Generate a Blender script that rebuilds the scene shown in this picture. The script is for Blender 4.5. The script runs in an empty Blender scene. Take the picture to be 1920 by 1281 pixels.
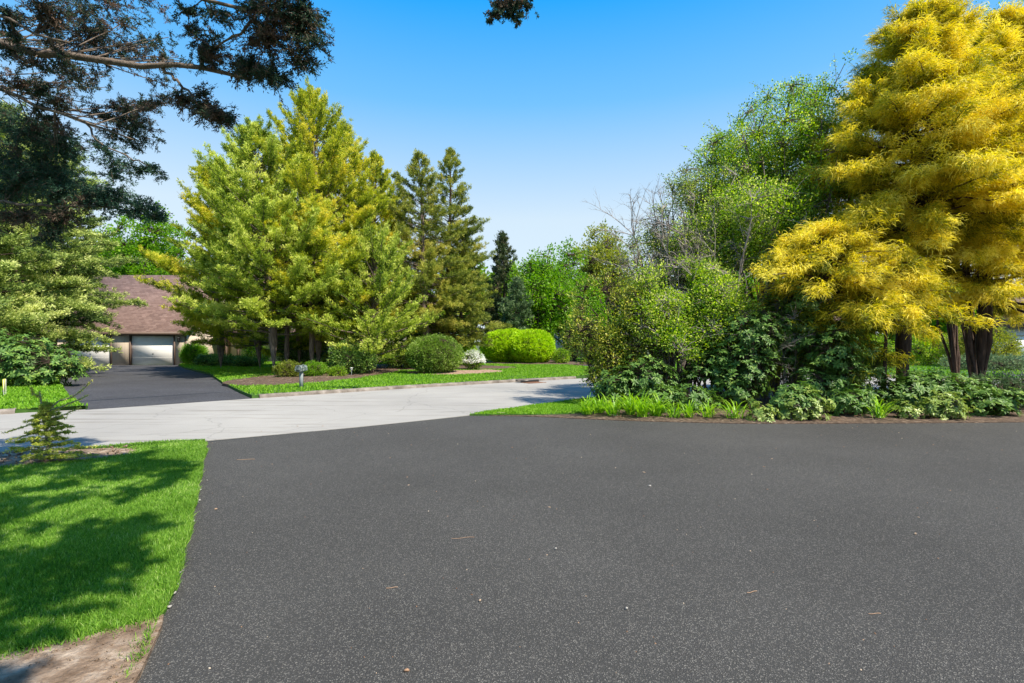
import bpy, bmesh, math
import numpy as np
from mathutils import Vector, Matrix

# ------------------------------------------------------------------ camera, sky, sun, exposure
S = bpy.context.scene
COL = S.collection
CAMH = 1.75
F = 960.0
cd = bpy.data.cameras.new('camera'); cam = bpy.data.objects.new('camera', cd); COL.objects.link(cam)
cam.location = (0, 0, CAMH); cam.rotation_euler = (math.radians(90), 0, 0)
cd.sensor_width = 36; cd.lens = 18.0; cd.clip_end = 2000; cd.clip_start = 0.05
S.camera = cam

SUN_EL = math.radians(54)
SUN_H = Vector((0.78, -0.63, 0)).normalized()          # horizontal direction towards the sun
W = bpy.data.worlds.new("World"); S.world = W; W.use_nodes = True
nt = W.node_tree; nt.nodes.clear()
sky = nt.nodes.new('ShaderNodeTexSky'); sky.sky_type = 'NISHITA'; sky.sun_disc = False
sky.sun_elevation = SUN_EL
sky.sun_rotation = math.atan2(SUN_H.x, SUN_H.y)
sky.altitude = 10; sky.air_density = 1.0; sky.dust_density = 1.0; sky.ozone_density = 2.0
hs = nt.nodes.new('ShaderNodeHueSaturation'); hs.inputs['Saturation'].default_value = 1.2
bg = nt.nodes.new('ShaderNodeBackground'); bg.inputs[1].default_value = 0.15
wo = nt.nodes.new('ShaderNodeOutputWorld')
nt.links.new(sky.outputs[0], hs.inputs['Color'])
# the clear spring sky: pale towards the horizon, deep cyan-blue higher up (by view direction, blended with the sky model)
tc = nt.nodes.new('ShaderNodeTexCoord'); sx3 = nt.nodes.new('ShaderNodeSeparateXYZ'); nt.links.new(tc.outputs['Generated'], sx3.inputs[0])
cr_ = nt.nodes.new('ShaderNodeValToRGB'); el_ = cr_.color_ramp.elements
for q_ in range(3): el_.new(.5)
for q_, (p0, c0) in enumerate([(0.0, (.46, .52, .56)), (.23, (.40, .49, .56)), (.42, (.105, .325, .60)), (.56, (.006, .235, .60)), (.95, (.02, .12, .36))]):
    el_[q_].position = p0; el_[q_].color = (*c0, 1)
nt.links.new(sx3.outputs[2], cr_.inputs[0])
sc_ = nt.nodes.new('ShaderNodeVectorMath'); sc_.operation = 'SCALE'; sc_.inputs['Scale'].default_value = 1 / .15
nt.links.new(cr_.outputs[0], sc_.inputs[0])
mx_ = nt.nodes.new('ShaderNodeMix'); mx_.data_type = 'RGBA'; mx_.inputs[0].default_value = .93
nt.links.new(hs.outputs[0], mx_.inputs[6]); nt.links.new(sc_.outputs[0], mx_.inputs[7]); nt.links.new(mx_.outputs[2], bg.inputs[0]); nt.links.new(bg.outputs[0], wo.inputs[0])
ld = bpy.data.lights.new('sun', 'SUN'); ld.energy = 5.0; ld.angle = math.radians(0.5); ld.color = (1.0, 0.92, 0.78)
sun = bpy.data.objects.new('sun', ld); COL.objects.link(sun)
to_sun = Vector((SUN_H.x * math.cos(SUN_EL), SUN_H.y * math.cos(SUN_EL), math.sin(SUN_EL)))
sun.rotation_euler = to_sun.to_track_quat('Z', 'Y').to_euler()
sun.location = (10, -10, 30)
S.view_settings.view_transform = 'Standard'; S.view_settings.look = 'None'
S.view_settings.exposure = 0.8; S.view_settings.gamma = 1.0
S.render.engine = 'CYCLES'
S.cycles.max_bounces = 7; S.cycles.diffuse_bounces = 4; S.cycles.glossy_bounces = 2
S.cycles.transmission_bounces = 5; S.cycles.transparent_max_bounces = 4
S.cycles.caustics_reflective = False; S.cycles.caustics_refractive = False
S.cycles.use_denoising = True

# ------------------------------------------------------------------ helpers
def G(px, py, z=0.0):
    Y = F * (CAMH - z) / (py - 640.5)
    return ((px - 960) / F * Y, Y)
def P(px, py, Y):
    return np.array([(px - 960) / F * Y, Y, CAMH - (py - 640.5) / F * Y])
def X(px, Y): return (px - 960) / F * Y
def Zp(py, Y): return CAMH - (py - 640.5) / F * Y
R_ = lambda s: np.random.default_rng(s)

def tag(o, label=None, cat=None, group=None, kind=None):
    if label: o['label'] = label
    if cat: o['category'] = cat
    if group: o['group'] = group
    if kind: o['kind'] = kind
    return o
def empty(name, loc, label=None, cat=None, group=None, rz=0):
    o = bpy.data.objects.new(name, None); o.empty_display_size = .2
    COL.objects.link(o); o.location = loc; o.rotation_euler = (0, 0, rz)
    return tag(o, label, cat, group)

class MB:
    """numpy mesh accumulator (verts, faces of 3 or 4 corners, a tint per vertex)"""
    def __init__(s): s.v = []; s.f4 = []; s.f3 = []; s.t = []; s.n = 0
    def add(s, v, f, tint=0.5):
        v = np.asarray(v, dtype=np.float32).reshape(-1, 3); f = np.asarray(f, dtype=np.int32)
        if len(v) == 0: return
        if f.ndim == 1: f = f.reshape(1, -1)
        s.v.append(v); (s.f4 if f.shape[1] == 4 else s.f3).append(f + s.n)
        t = np.full(len(v), tint, np.float32) if np.isscalar(tint) else np.asarray(tint, np.float32)
        s.t.append(t); s.n += len(v)
    def addm(s, v, faces, tint=.5):
        q = [f for f in faces if len(f) == 4]; t = [f for f in faces if len(f) == 3]
        v = np.asarray(v, np.float32).reshape(-1, 3)
        if q: s.f4.append(np.array(q, np.int32) + s.n)
        if t: s.f3.append(np.array(t, np.int32) + s.n)
        s.v.append(v); s.t.append(np.full(len(v), tint, np.float32)); s.n += len(v)
    def box(s, x0, x1, y0, y1, z0, z1, tint=.5):
        v = [(x, y, z) for z in (z0, z1) for y in (y0, y1) for x in (x0, x1)]
        s.add(v, [(0, 2, 3, 1), (4, 5, 7, 6), (0, 1, 5, 4), (2, 6, 7, 3), (0, 4, 6, 2), (1, 3, 7, 5)], tint)
    def tube(s, pts, rad, sides=6, tint=.5, cap=True):
        pts = np.asarray(pts, float); n = len(pts); rad = np.asarray(rad, float) * np.ones(n)
        d = np.gradient(pts, axis=0); d /= np.linalg.norm(d, axis=1)[:, None] + 1e-9
        ref = np.where(np.abs(d[:, 2:3]) > .9, np.array([[1., 0, 0]]), np.array([[0, 0, 1.]]))
        if (np.abs(d[:, 2]) > .9).mean() > .5: ref = np.tile([1., 0, 0], (n, 1))
        else: ref = np.tile([0, 0, 1.], (n, 1)) + 1e-3
        a = np.cross(d, ref); a /= np.linalg.norm(a, axis=1)[:, None] + 1e-9; b = np.cross(d, a)
        th = np.arange(sides) / sides * 2 * np.pi
        ring = pts[:, None] + rad[:, None, None] * (a[:, None] * np.cos(th)[None, :, None] + b[:, None] * np.sin(th)[None, :, None])
        i = np.arange(n - 1)[:, None] * sides; j = np.arange(sides)[None]; k = (j + 1) % sides
        f = np.stack([i + j, i + k, i + sides + k, i + sides + j], -1).reshape(-1, 4)
        v = ring.reshape(-1, 3)
        s.add(v, f, tint)
        if cap:
            base = s.n
            s.add([pts[-1] + d[-1] * rad[-1] * .5], np.zeros((0, 3), int), tint)
            o = base - sides
            s.f3.append(np.array([(o + q, o + (q + 1) % sides, base) for q in range(sides)], np.int32))
    def build(s, name, m, parent=None, smooth=False, loc=None):
        me = bpy.data.meshes.new(name)
        v = np.concatenate(s.v)
        f4 = np.concatenate(s.f4) if s.f4 else np.zeros((0, 4), np.int32)
        f3 = np.concatenate(s.f3) if s.f3 else np.zeros((0, 3), np.int32)
        me.vertices.add(len(v)); me.vertices.foreach_set('co', v.ravel())
        nl = f4.size + f3.size; me.loops.add(nl)
        me.loops.foreach_set('vertex_index', np.concatenate([f4.ravel(), f3.ravel()]).astype(np.int32))
        me.polygons.add(len(f4) + len(f3))
        st = np.concatenate([np.arange(len(f4)) * 4, f4.size + np.arange(len(f3)) * 3]).astype(np.int32)
        me.polygons.foreach_set('loop_start', st)
        if smooth: me.polygons.foreach_set('use_smooth', np.ones(len(st), bool))
        at = me.attributes.new('tint', 'FLOAT', 'POINT'); at.data.foreach_set('value', np.concatenate(s.t))
        me.update(calc_edges=True); me.validate()
        me.materials.append(m)
        o = bpy.data.objects.new(name, me); COL.objects.link(o)
        if parent: o.parent = parent
        if loc is not None: o.location = loc
        return o

# ------------------------------------------------------------------ materials
def newmat(name):
    m = bpy.data.materials.new(name); m.use_nodes = True; t = m.node_tree; t.nodes.clear()
    o = t.nodes.new('ShaderNodeOutputMaterial'); p = t.nodes.new('ShaderNodeBsdfPrincipled')
    t.links.new(p.outputs[0], o.inputs[0]); return m, t, p, o
def N(t, ty, **k):
    n = t.nodes.new(ty)
    for a, b in k.items():
        if a in n.inputs: n.inputs[a].default_value = b
        else: setattr(n, a, b)
    return n
def ramp(t, stops):
    r = t.nodes.new('ShaderNodeValToRGB'); e = r.color_ramp.elements
    while len(e) < len(stops): e.new(.5)
    for i, (p, c) in enumerate(stops): e[i].position = p; e[i].color = (*c, 1)
    return r
def noise(t, scale, detail=3, rough=.55, vec=None):
    n = t.nodes.new('ShaderNodeTexNoise'); n.inputs['Scale'].default_value = scale
    n.inputs['Detail'].default_value = detail; n.inputs['Roughness'].default_value = rough
    if vec: t.links.new(vec, n.inputs['Vector'])
    return n
def coords(t): return t.nodes.new('ShaderNodeTexCoord').outputs['Object']
def leafmat(name, stops, transl=.3, rough=.55, spec=.3, tcol=None, nscale=.8, namt=.45):
    m, t, p, o = newmat(name)
    a = t.nodes.new('ShaderNodeAttribute'); a.attribute_name = 'tint'
    n = noise(t, nscale, 3, vec=coords(t))
    mm = N(t, 'ShaderNodeMath', operation='SUBTRACT'); t.links.new(n.outputs[0], mm.inputs[0]); mm.inputs[1].default_value = .5
    ml = N(t, 'ShaderNodeMath', operation='MULTIPLY_ADD'); t.links.new(mm.outputs[0], ml.inputs[0]); ml.inputs[1].default_value = namt * 2
    t.links.new(a.outputs['Fac'], ml.inputs[2])
    r = ramp(t, stops); t.links.new(ml.outputs[0], r.inputs[0])
    t.links.new(r.outputs[0], p.inputs['Base Color']); p.inputs['Roughness'].default_value = rough
    p.inputs['Specular IOR Level'].default_value = spec
    if transl > 0:
        tr = t.nodes.new('ShaderNodeBsdfTranslucent'); mx = t.nodes.new('ShaderNodeMixShader'); mx.inputs[0].default_value = transl
        hs = t.nodes.new('ShaderNodeHueSaturation'); hs.inputs['Value'].default_value = 1.5; hs.inputs['Saturation'].default_value = 1.1
        t.links.new(r.outputs[0], hs.inputs['Color']); t.links.new(hs.outputs[0], tr.inputs[0])
        t.links.new(p.outputs[0], mx.inputs[1]); t.links.new(tr.outputs[0], mx.inputs[2]); t.links.new(mx.outputs[0], o.inputs[0])
    return m
def surfmat(name, stops, scale=3, detail=6, rough=.85, bump=.3, bscale=None, stretch=None, spec=.3, dist=.02):
    m, t, p, o = newmat(name); c = coords(t)
    if stretch:
        mp = N(t, 'ShaderNodeMapping'); mp.inputs['Scale'].default_value = stretch; t.links.new(c, mp.inputs[0]); c = mp.outputs[0]
    n = noise(t, scale, detail, .6, c); r = ramp(t, stops); t.links.new(n.outputs[0], r.inputs[0])
    t.links.new(r.outputs[0], p.inputs['Base Color']); p.inputs['Roughness'].default_value = rough
    p.inputs['Specular IOR Level'].default_value = spec
    if bump:
        b = N(t, 'ShaderNodeBump'); b.inputs['Strength'].default_value = bump; b.inputs['Distance'].default_value = dist
        n2 = noise(t, bscale or scale * 3, 6, .65, c); t.links.new(n2.outputs[0], b.inputs['Height']); t.links.new(b.outputs[0], p.inputs['Normal'])
    return m
def plain(name, col, rough=.6, metal=0, spec=.4):
    return surfmat(name, [(0.3, tuple(c * .88 for c in col)), (.7, tuple(min(1, c * 1.08) for c in col))], scale=4, rough=rough, bump=.05, spec=spec)

def asphalt(name, dark, light, speck, sscale=260, patch=.5, bump=.6):
    m, t, p, o = newmat(name); c = coords(t)
    n1 = noise(t, .35, 4, .6, c); n2 = noise(t, sscale, 3, .7, c)
    v = N(t, 'ShaderNodeTexVoronoi'); v.inputs['Scale'].default_value = sscale * .42; t.links.new(c, v.inputs['Vector'])
    r1 = ramp(t, [(0.3, dark), (.75, light)]); t.links.new(n2.outputs[0], r1.inputs[0])
    # brighter aggregate stones chosen at random from the cells
    r2 = ramp(t, [(0.80, (0, 0, 0)), (.97, (1, 1, 1))]); sp = N(t, 'ShaderNodeSeparateColor'); t.links.new(v.outputs['Color'], sp.inputs[0]); t.links.new(sp.outputs[0], r2.inputs[0])
    mx = N(t, 'ShaderNodeMix', data_type='RGBA'); t.links.new(r2.outputs[0], mx.inputs[0]); t.links.new(r1.outputs[0], mx.inputs[6]); mx.inputs[7].default_value = (*speck, 1)
    r3 = ramp(t, [(0.3, (1 - patch * .25,) * 3), (.7, (1 + patch * .2,) * 3)]); t.links.new(n1.outputs[0], r3.inputs[0])
    mu = N(t, 'ShaderNodeMix', data_type='RGBA', blend_type='MULTIPLY'); mu.inputs[0].default_value = 1
    t.links.new(mx.outputs[2], mu.inputs[6]); t.links.new(r3.outputs[0], mu.inputs[7])
    t.links.new(mu.outputs[2], p.inputs['Base Color']); p.inputs['Roughness'].default_value = .9; p.inputs['Specular IOR Level'].default_value = .25
    b = N(t, 'ShaderNodeBump'); b.inputs['Strength'].default_value = bump; b.inputs['Distance'].default_value = .006
    t.links.new(v.outputs['Distance'], b.inputs['Height']); t.links.new(b.outputs[0], p.inputs['Normal'])
    return m

M = {}
M['drive'] = asphalt('fresh_asphalt', (.020, .0195, .019), (.092, .090, .087), (.185, .176, .16), 410, .7, 1.0)
M['drive2'] = asphalt('sealed_asphalt', (.037, .037, .042), (.062, .062, .070), (.10, .10, .11), 90, .9, .3)

def roadmat():
    m, t, p, o = newmat('worn_road'); c = coords(t)
    n1 = noise(t, .22, 5, .6, c); n2 = noise(t, 60, 4, .7, c)
    mp = N(t, 'ShaderNodeMapping'); mp.inputs['Rotation'].default_value = (0, 0, math.radians(-38)); mp.inputs['Scale'].default_value = (.25, 3.2, 1)
    t.links.new(c, mp.inputs[0]); n3 = noise(t, .9, 6, .7, mp.outputs[0])
    r1 = ramp(t, [(0.3, (.255, .243, .225)), (.7, (.36, .343, .315))]); t.links.new(n1.outputs[0], r1.inputs[0])
    r2 = ramp(t, [(0.3, (.82,) * 3), (.7, (1.12,) * 3)]); t.links.new(n2.outputs[0], r2.inputs[0])
    r3 = ramp(t, [(0.32, (.66, .63, .60)), (.46, (1, 1, 1))]); t.links.new(n3.outputs[0], r3.inputs[0])
    # fine wandering cracks
    dn = noise(t, 1.2, 3, .5, c); dd = N(t, 'ShaderNodeMix', data_type='RGBA'); dd.inputs[0].default_value = .35
    t.links.new(c, dd.inputs[6]); t.links.new(dn.outputs['Color'], dd.inputs[7])
    v = N(t, 'ShaderNodeTexVoronoi', feature='DISTANCE_TO_EDGE'); v.inputs['Scale'].default_value = .55; t.links.new(dd.outputs[2], v.inputs['Vector'])
    r4 = ramp(t, [(0.0, (.78,) * 3), (.008, (1, 1, 1))]); t.links.new(v.outputs[0], r4.inputs[0])
    x = r1.outputs[0]
    for r in (r2, r3, r4):
        mu = N(t, 'ShaderNodeMix', data_type='RGBA', blend_type='MULTIPLY'); mu.inputs[0].default_value = 1
        t.links.new(x, mu.inputs[6]); t.links.new(r.outputs[0], mu.inputs[7]); x = mu.outputs[2]
    t.links.new(x, p.inputs['Base Color']); p.inputs['Roughness'].default_value = .9
    b = N(t, 'ShaderNodeBump'); b.inputs['Strength'].default_value = .3; b.inputs['Distance'].default_value = .01
    t.links.new(n2.outputs[0], b.inputs['Height']); t.links.new(b.outputs[0], p.inputs['Normal'])
    return m
M['road'] = roadmat()
M['ground'] = surfmat('woodland_floor', [(.3, (.05, .07, .02)), (.6, (.08, .10, .035)), (.8, (.12, .09, .05))], .5, 6)
M['turf'] = surfmat('turf_soil', [(.3, (.025, .065, .010)), (.55, (.045, .11, .014)), (.8, (.08, .14, .025))], 6, 8, bump=.6)
M['dirt'] = surfmat('sandy_soil', [(.3, (.10, .06, .035)), (.5, (.25, .175, .12)), (.68, (.44, .35, .27))], 7, 10, bump=1, dist=.04)
M['mulch'] = surfmat('bark_mulch', [(.3, (.035, .022, .016)), (.55, (.12, .08, .055)), (.75, (.32, .24, .18))], 14, 9, bump=.9, dist=.03)
M['sandbed'] = surfmat('pale_mulch', [(.3, (.16, .095, .06)), (.55, (.34, .23, .16)), (.75, (.5, .38, .29))], 9, 9, bump=.8, dist=.03)
M['kerb'] = surfmat('weathered_kerb', [(.3, (.09, .075, .06)), (.55, (.20, .17, .145)), (.75, (.33, .295, .26))], 3, 8, bump=.6)
M['bark'] = surfmat('cedar_bark', [(.3, (.07, .05, .038)), (.5, (.19, .14, .11)), (.7, (.36, .28, .23))], 5, 8, bump=1, stretch=(5, 5, .5), dist=.05)
M['barkd'] = surfmat('dark_bark', [(.3, (.03, .020, .015)), (.55, (.085, .055, .042)), (.75, (.16, .105, .08))], 5, 8, bump=1, stretch=(4, 4, .6), dist=.04)
M['barkn'] = surfmat('grey_limb_bark', [(.3, (.07, .055, .045)), (.55, (.18, .14, .11)), (.75, (.32, .26, .21))], 14, 8, bump=1, dist=.02)
M['twig'] = surfmat('bare_twig', [(.3, (.13, .11, .095)), (.7, (.36, .32, .29))], 6, 6, bump=.4)
M['grass'] = leafmat('grass_blade', [(0, (.06, .15, .012)), (.45, (.15, .31, .03)), (.8, (.30, .48, .07)), (1, (.5, .58, .22))], .4, .5, .3, nscale=1.1, namt=.5)
M['grassf'] = leafmat('far_grass_blade', [(0, (.09, .22, .010)), (.5, (.18, .38, .02)), (1, (.32, .48, .06))], .35, .5, .2, nscale=.6, namt=.3)
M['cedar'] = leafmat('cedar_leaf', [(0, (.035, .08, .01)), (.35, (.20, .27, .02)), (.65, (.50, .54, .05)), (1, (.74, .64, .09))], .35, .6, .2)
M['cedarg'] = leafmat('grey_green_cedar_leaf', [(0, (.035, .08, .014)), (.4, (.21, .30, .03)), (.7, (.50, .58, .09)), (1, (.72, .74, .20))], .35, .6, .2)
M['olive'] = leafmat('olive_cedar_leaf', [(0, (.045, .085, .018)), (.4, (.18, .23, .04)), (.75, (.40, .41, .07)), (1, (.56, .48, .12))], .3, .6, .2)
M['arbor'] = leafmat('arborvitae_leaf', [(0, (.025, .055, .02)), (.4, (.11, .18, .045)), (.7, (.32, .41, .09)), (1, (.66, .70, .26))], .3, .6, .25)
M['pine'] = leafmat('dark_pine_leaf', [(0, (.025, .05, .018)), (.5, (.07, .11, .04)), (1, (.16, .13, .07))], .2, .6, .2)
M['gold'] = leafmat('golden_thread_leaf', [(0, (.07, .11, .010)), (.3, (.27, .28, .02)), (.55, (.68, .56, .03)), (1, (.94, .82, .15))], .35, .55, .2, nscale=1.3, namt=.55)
M['lime'] = leafmat('lime_leaf', [(0, (.07, .19, .008)), (.5, (.17, .36, .015)), (1, (.33, .48, .05))], .45, .5, .35)
M['privet'] = leafmat('clipped_hedge_leaf', [(0, (.18, .33, .006)), (.5, (.42, .62, .012)), (1, (.62, .76, .04))], .35, .5, .3, nscale=1.5, namt=.2)
M['mound'] = leafmat('mound_shrub_leaf', [(0, (.05, .12, .012)), (.5, (.19, .31, .035)), (1, (.40, .50, .14))], .3, .5, .35)
M['mid'] = leafmat('fresh_green_leaf', [(0, (.03, .09, .012)), (.4, (.18, .34, .022)), (.72, (.42, .56, .05)), (1, (.66, .70, .20))], .48, .5, .35)
M['greyg'] = leafmat('grey_green_leaf', [(0, (.04, .08, .018)), (.4, (.17, .26, .04)), (.75, (.40, .48, .09)), (1, (.60, .64, .22))], .45, .5, .35)
M['ygreen'] = leafmat('yellow_green_leaf', [(0, (.12, .18, .02)), (.5, (.28, .32, .04)), (1, (.45, .42, .08))], .4, .5, .3)
M['laurel'] = leafmat('laurel_leaf', [(0, (.05, .11, .012)), (.45, (.19, .27, .025)), (.75, (.44, .46, .06)), (1, (.72, .64, .14))], .28, .45, .4, nscale=1.2, namt=.4)
M['rhodo'] = leafmat('rhododendron_leaf', [(0, (.03, .075, .016)), (.5, (.11, .22, .038)), (.85, (.30, .42, .08)), (1, (.46, .54, .14))], .22, .5, .35, nscale=1.5, namt=.25)
M['rhodop'] = leafmat('pale_rhododendron_leaf', [(0, (.10, .18, .03)), (.5, (.28, .38, .08)), (1, (.58, .58, .22))], .25, .4, .5)
M['lily'] = leafmat('daylily_blade', [(0, (.10, .26, .012)), (.5, (.26, .48, .025)), (1, (.45, .62, .09))], .4, .4, .4, nscale=2)
M['spruce'] = leafmat('spruce_needle', [(0, (.11, .19, .03)), (.5, (.34, .42, .06)), (.8, (.52, .54, .10)), (1, (.75, .68, .18))], .25, .5, .3, nscale=3, namt=.2)
M['juniper'] = leafmat('juniper_leaf', [(0, (.05, .09, .035)), (.5, (.12, .19, .08)), (1, (.22, .30, .14))], .2, .6, .2)
M['near'] = leafmat('overhead_needle', [(0, (.018, .045, .032)), (.40, (.045, .095, .055)), (.60, (.10, .075, .055)), (1, (.24, .15, .11))], .25, .6, .15, nscale=2.2, namt=.5)
M['nearg'] = leafmat('overhead_green_needle', [(0, (.025, .065, .045)), (.5, (.06, .13, .08)), (1, (.15, .22, .11))], .25, .6, .15, nscale=2, namt=.3)
M['petal'] = leafmat('white_petal', [(0, (.55, .58, .48)), (.4, (.78, .78, .74)), (1, (.86, .86, .84))], .3, .5, .3)

# ------------------------------------------------------------------ ground sheets
def sheet(name, poly, z, m, label=None, step=None, amp=0, seed=0, skirt=.25, mound=0, kind='structure', cat=None):
    """a polygon laid on the ground with a skirt down its edge; optional gentle relief away from the rim"""
    bm = bmesh.new()
    vs = [bm.verts.new((x, y, 0)) for x, y in poly]
    f = bm.faces.new(vs); f.normal_update()
    if f.normal.z < 0: f.normal_flip()
    if step:
        xs = [p[0] for p in poly]; ys = [p[1] for p in poly]
        for ax, lo, hi in ((0, min(xs), max(xs)), (1, min(ys), max(ys))):
            q = lo + step
            while q < hi:
                co = (q, 0, 0) if ax == 0 else (0, q, 0); no = (1, 0, 0) if ax == 0 else (0, 1, 0)
                bmesh.ops.bisect_plane(bm, geom=bm.verts[:] + bm.edges[:] + bm.faces[:], plane_co=co, plane_no=no)
                q += step
    be = [e for e in bm.edges if e.is_boundary]
    pa = np.array(poly); pb = np.roll(pa, -1, 0)
    rg = R_(seed); fr = rg.uniform(.8, 5, (8, 2)) * rg.choice([-1, 1], (8, 2)); ph = rg.uniform(0, 6.28, 8)
    for v in bm.verts:
        p = np.array((v.co.x, v.co.y))
        d = pb - pa; t = np.clip(((p - pa) * d).sum(1) / ((d * d).sum(1) + 1e-9), 0, 1)
        dist = np.sqrt((((pa + d * t[:, None]) - p) ** 2).sum(1)).min()
        k = min(1, dist / .5)
        v.co.z = z + k * amp * float(np.sin(fr @ p + ph).mean()) * 2 + mound * min(1, dist / 1.5)
    r = bmesh.ops.extrude_edge_only(bm, edges=be)
    for g in r['geom']:
        if isinstance(g, bmesh.types.BMVert): g.co.z = -.25 if skirt else g.co.z
    me = bpy.data.meshes.new(name); bm.to_mesh(me); bm.free(); me.materials.append(m)
    o = bpy.data.objects.new(name, me); COL.objects.link(o)
    tag(o, label, cat, None, kind)
    return o
def inside(pts, poly):
    pa = np.array(poly); pb = np.roll(pa, -1, 0); x, y = pts[:, 0], pts[:, 1]; c = np.zeros(len(pts), bool)
    for (x0, y0), (x1, y1) in zip(pa, pb):
        m = ((y0 > y) != (y1 > y)); xx = (x1 - x0) * (y - y0) / ((y1 - y0) + 1e-12) + x0
        c ^= m & (x < xx)
    return c
def wob(line, n, seed, amp):
    """resample a polyline smoothly and make it waver a little"""
    L = np.array(line, float); d = np.r_[0, np.cumsum(np.linalg.norm(np.diff(L, axis=0), axis=1))]
    t = np.linspace(0, d[-1], n); x = np.interp(t, d, L[:, 0]); y = np.interp(t, d, L[:, 1])
    k = np.array([1, 2, 3, 2, 1.]) / 9
    for _ in range(2):
        x[2:-2] = np.convolve(x, k, 'valid'); y[2:-2] = np.convolve(y, k, 'valid')
    r = R_(seed); o = r.normal(0, amp, (n, 2)); o[0] = o[-1] = 0
    return [(a, b) for a, b in zip(x + o[:, 0], y + o[:, 1])]

NEAR = wob([(-40, -9), (-24, -1), (-14, 4.8), (-7.8, 7.8), (-5.34, 8.96), (-3.2, 10.4), (-1, 12.04), (.5, 13.6), (1.9, 15.3), (4, 17.2), (7, 18.6), (11, 19), (17, 17.2), (26, 12.5), (50, -2)], 90, 1, .0)
FAR = wob([(-46, -5), (-28, 4), (-20, 8.2), (-12.2, 12.2), (-8.1, 15.6), (-5, 18.4), (-1.3, 21.1), (3.2, 24.5), (8, 26.6), (15.3, 26.8), (22, 22.8), (32, 17), (60, 2)], 90, 2, .0)
g = sheet('ground', [(-900, -300), (900, -300), (900, 1200), (-900, 1200)], -.05, M['ground'], skirt=0)
sheet('road', NEAR + FAR[::-1], 0.0, M['road'])
LEFT_EDGE = wob([(-1.3, -6), (-1.45, 0), (-1.9, 2.62), (-2.14, 3.11), (-2.35, 3.58), (-2.9, 4.55), (-3.36, 5.43), (-4.1, 6.73), (-5.34, 8.96)], 60, 3, .012)
FAR_EDGE = wob([(-1, 12.04), (.47, 12.0), (1.4, 11.5), (2.8, 11.16), (5.2, 10.8), (7.25, 10.87), (11, 11.0), (16, 11.6), (24, 12)], 60, 4, .012)
def lowline(px): pass
sheet('driveway', LEFT_EDGE + [(-3.2, 10.36)] + FAR_EDGE + [(24, -8), (-1.3, -8)], .006, M['drive'])

def near_between(lo, hi): return [p for p in NEAR if lo < p[0] < hi]
LAWN_NL = near_between(-24, -5.4) + [(-5.36, 8.93)] + LEFT_EDGE[::-1][1:] + [(-1.3, -6), (-24, -6)]
sheet('lawn', LAWN_NL, .03, M['turf'], 'near lawn left of the dark driveway', step=.5, amp=.012, seed=5)
ISL = FAR_EDGE[::-1] + near_between(-1.0, 24)[0:]
ISL_LAWN = [(-1.0, 12.04)] + near_between(-.95, 3.0) + [(3.0, 16.2), (3.4, 14.2), (2.2, 12.6), (1.25, 12.15), (.47, 12.02)]
BED = FAR_EDGE[1:] + [(24, 13.3)] + near_between(3.0, 24)[::-1] + [(3.0, 16.2), (3.4, 14.2), (2.2, 12.6), (1.25, 12.15)]
sheet('garden_bed', BED, .02, M['mulch'], step=.4, amp=.03, seed=7, mound=.05)
sheet('lawn', ISL_LAWN, .04, M['turf'])
# far side: lawn, driveway of the house opposite
DR = [(-10.9, 13.1), (-13.5, 15.6), (-19, 21.5), (-25.2, 28.7), (-34.5, 36.0), (-34.5, 37.8), (-24.3, 37.8), (-23.6, 36.2), (-20.6, 32.3), (-15.7, 26.6), (-11.6, 20.6), (-9.2, 17.3), (-8.0, 15.7)]
sheet('driveway', DR, .008, M['drive2'])
def far_between(lo, hi): return [p for p in FAR if lo < p[0] < hi]
SIDE_R = [(-24.0, 37.0), (-23.6, 36.2), (-20.6, 32.3), (-15.7, 26.6), (-11.6, 20.6), (-9.2, 17.3), (-8.0, 15.75)]
LAWN_M = SIDE_R + far_between(-7.9, 3.6) + [(5.6, 29), (5.2, 33), (3.6, 37), (2, 44), (-24, 44)]
sheet('lawn', LAWN_M, .10, M['turf'], step=2, amp=.02, seed=9)
LAWN_L = far_between(-60, -11.0) + [(-10.95, 13.15), (-13.5, 15.6), (-19, 21.5), (-25.2, 28.7), (-34.5, 36.0), (-60, 36)]
sheet('lawn', LAWN_L, .09, M['turf'])
DR3 = [(3.75, 25.3), (5.6, 29.1), (5.2, 33), (3.6, 37), (2, 44), (5.5, 44), (7, 37.5), (9, 33), (9.2, 29.5), (8.6, 26.95)]
sheet('driveway', DR3, .008, M['drive2'])
LAWN_R = far_between(8.7, 60) + [(60, 60), (6, 60), (5.6, 44), (7.1, 37.5), (9.1, 33), (9.3, 29.5), (8.7, 26.9)]
sheet('lawn', LAWN_R, .10, M['turf'])
sheet('driveway', [(24, 24.5), (29, 21.6), (45, 40), (34, 44)], .108, M['drive2'])

# kerb of the far side, a low rounded berm
def kerb(line, seed, label):
    L = np.array(line, float); L = np.array(wob([tuple(p) for p in L], len(L) * 4, seed, .0)); r = R_(seed)
    d = np.gradient(L, axis=0); d /= np.linalg.norm(d, axis=1)[:, None]; n = np.c_[-d[:, 1], d[:, 0]]
    prof = [(-.02, -.1), (-.01, .055), (.03, .108), (.15, .116), (.20, .09), (.20, -.1)]
    V = []; 
    for i, p in enumerate(L):
        j = r.normal(0, .006, 6)
        for k, (u, z) in enumerate(prof): q = p + n[i] * (u - .08 + j[k]); V.append((q[0], q[1], z + j[(k + 2) % 6] * (z > 0)))
    k = len(prof); Fc = [(i * k + a, i * k + a + 1, (i + 1) * k + a + 1, (i + 1) * k + a) for i in range(len(L) - 1) for a in range(k - 1)]
    m = MB(); m.add(V, Fc); o = m.build('kerb', M['kerb'], smooth=True)
    tag(o, label, 'kerb'); return o
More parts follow.
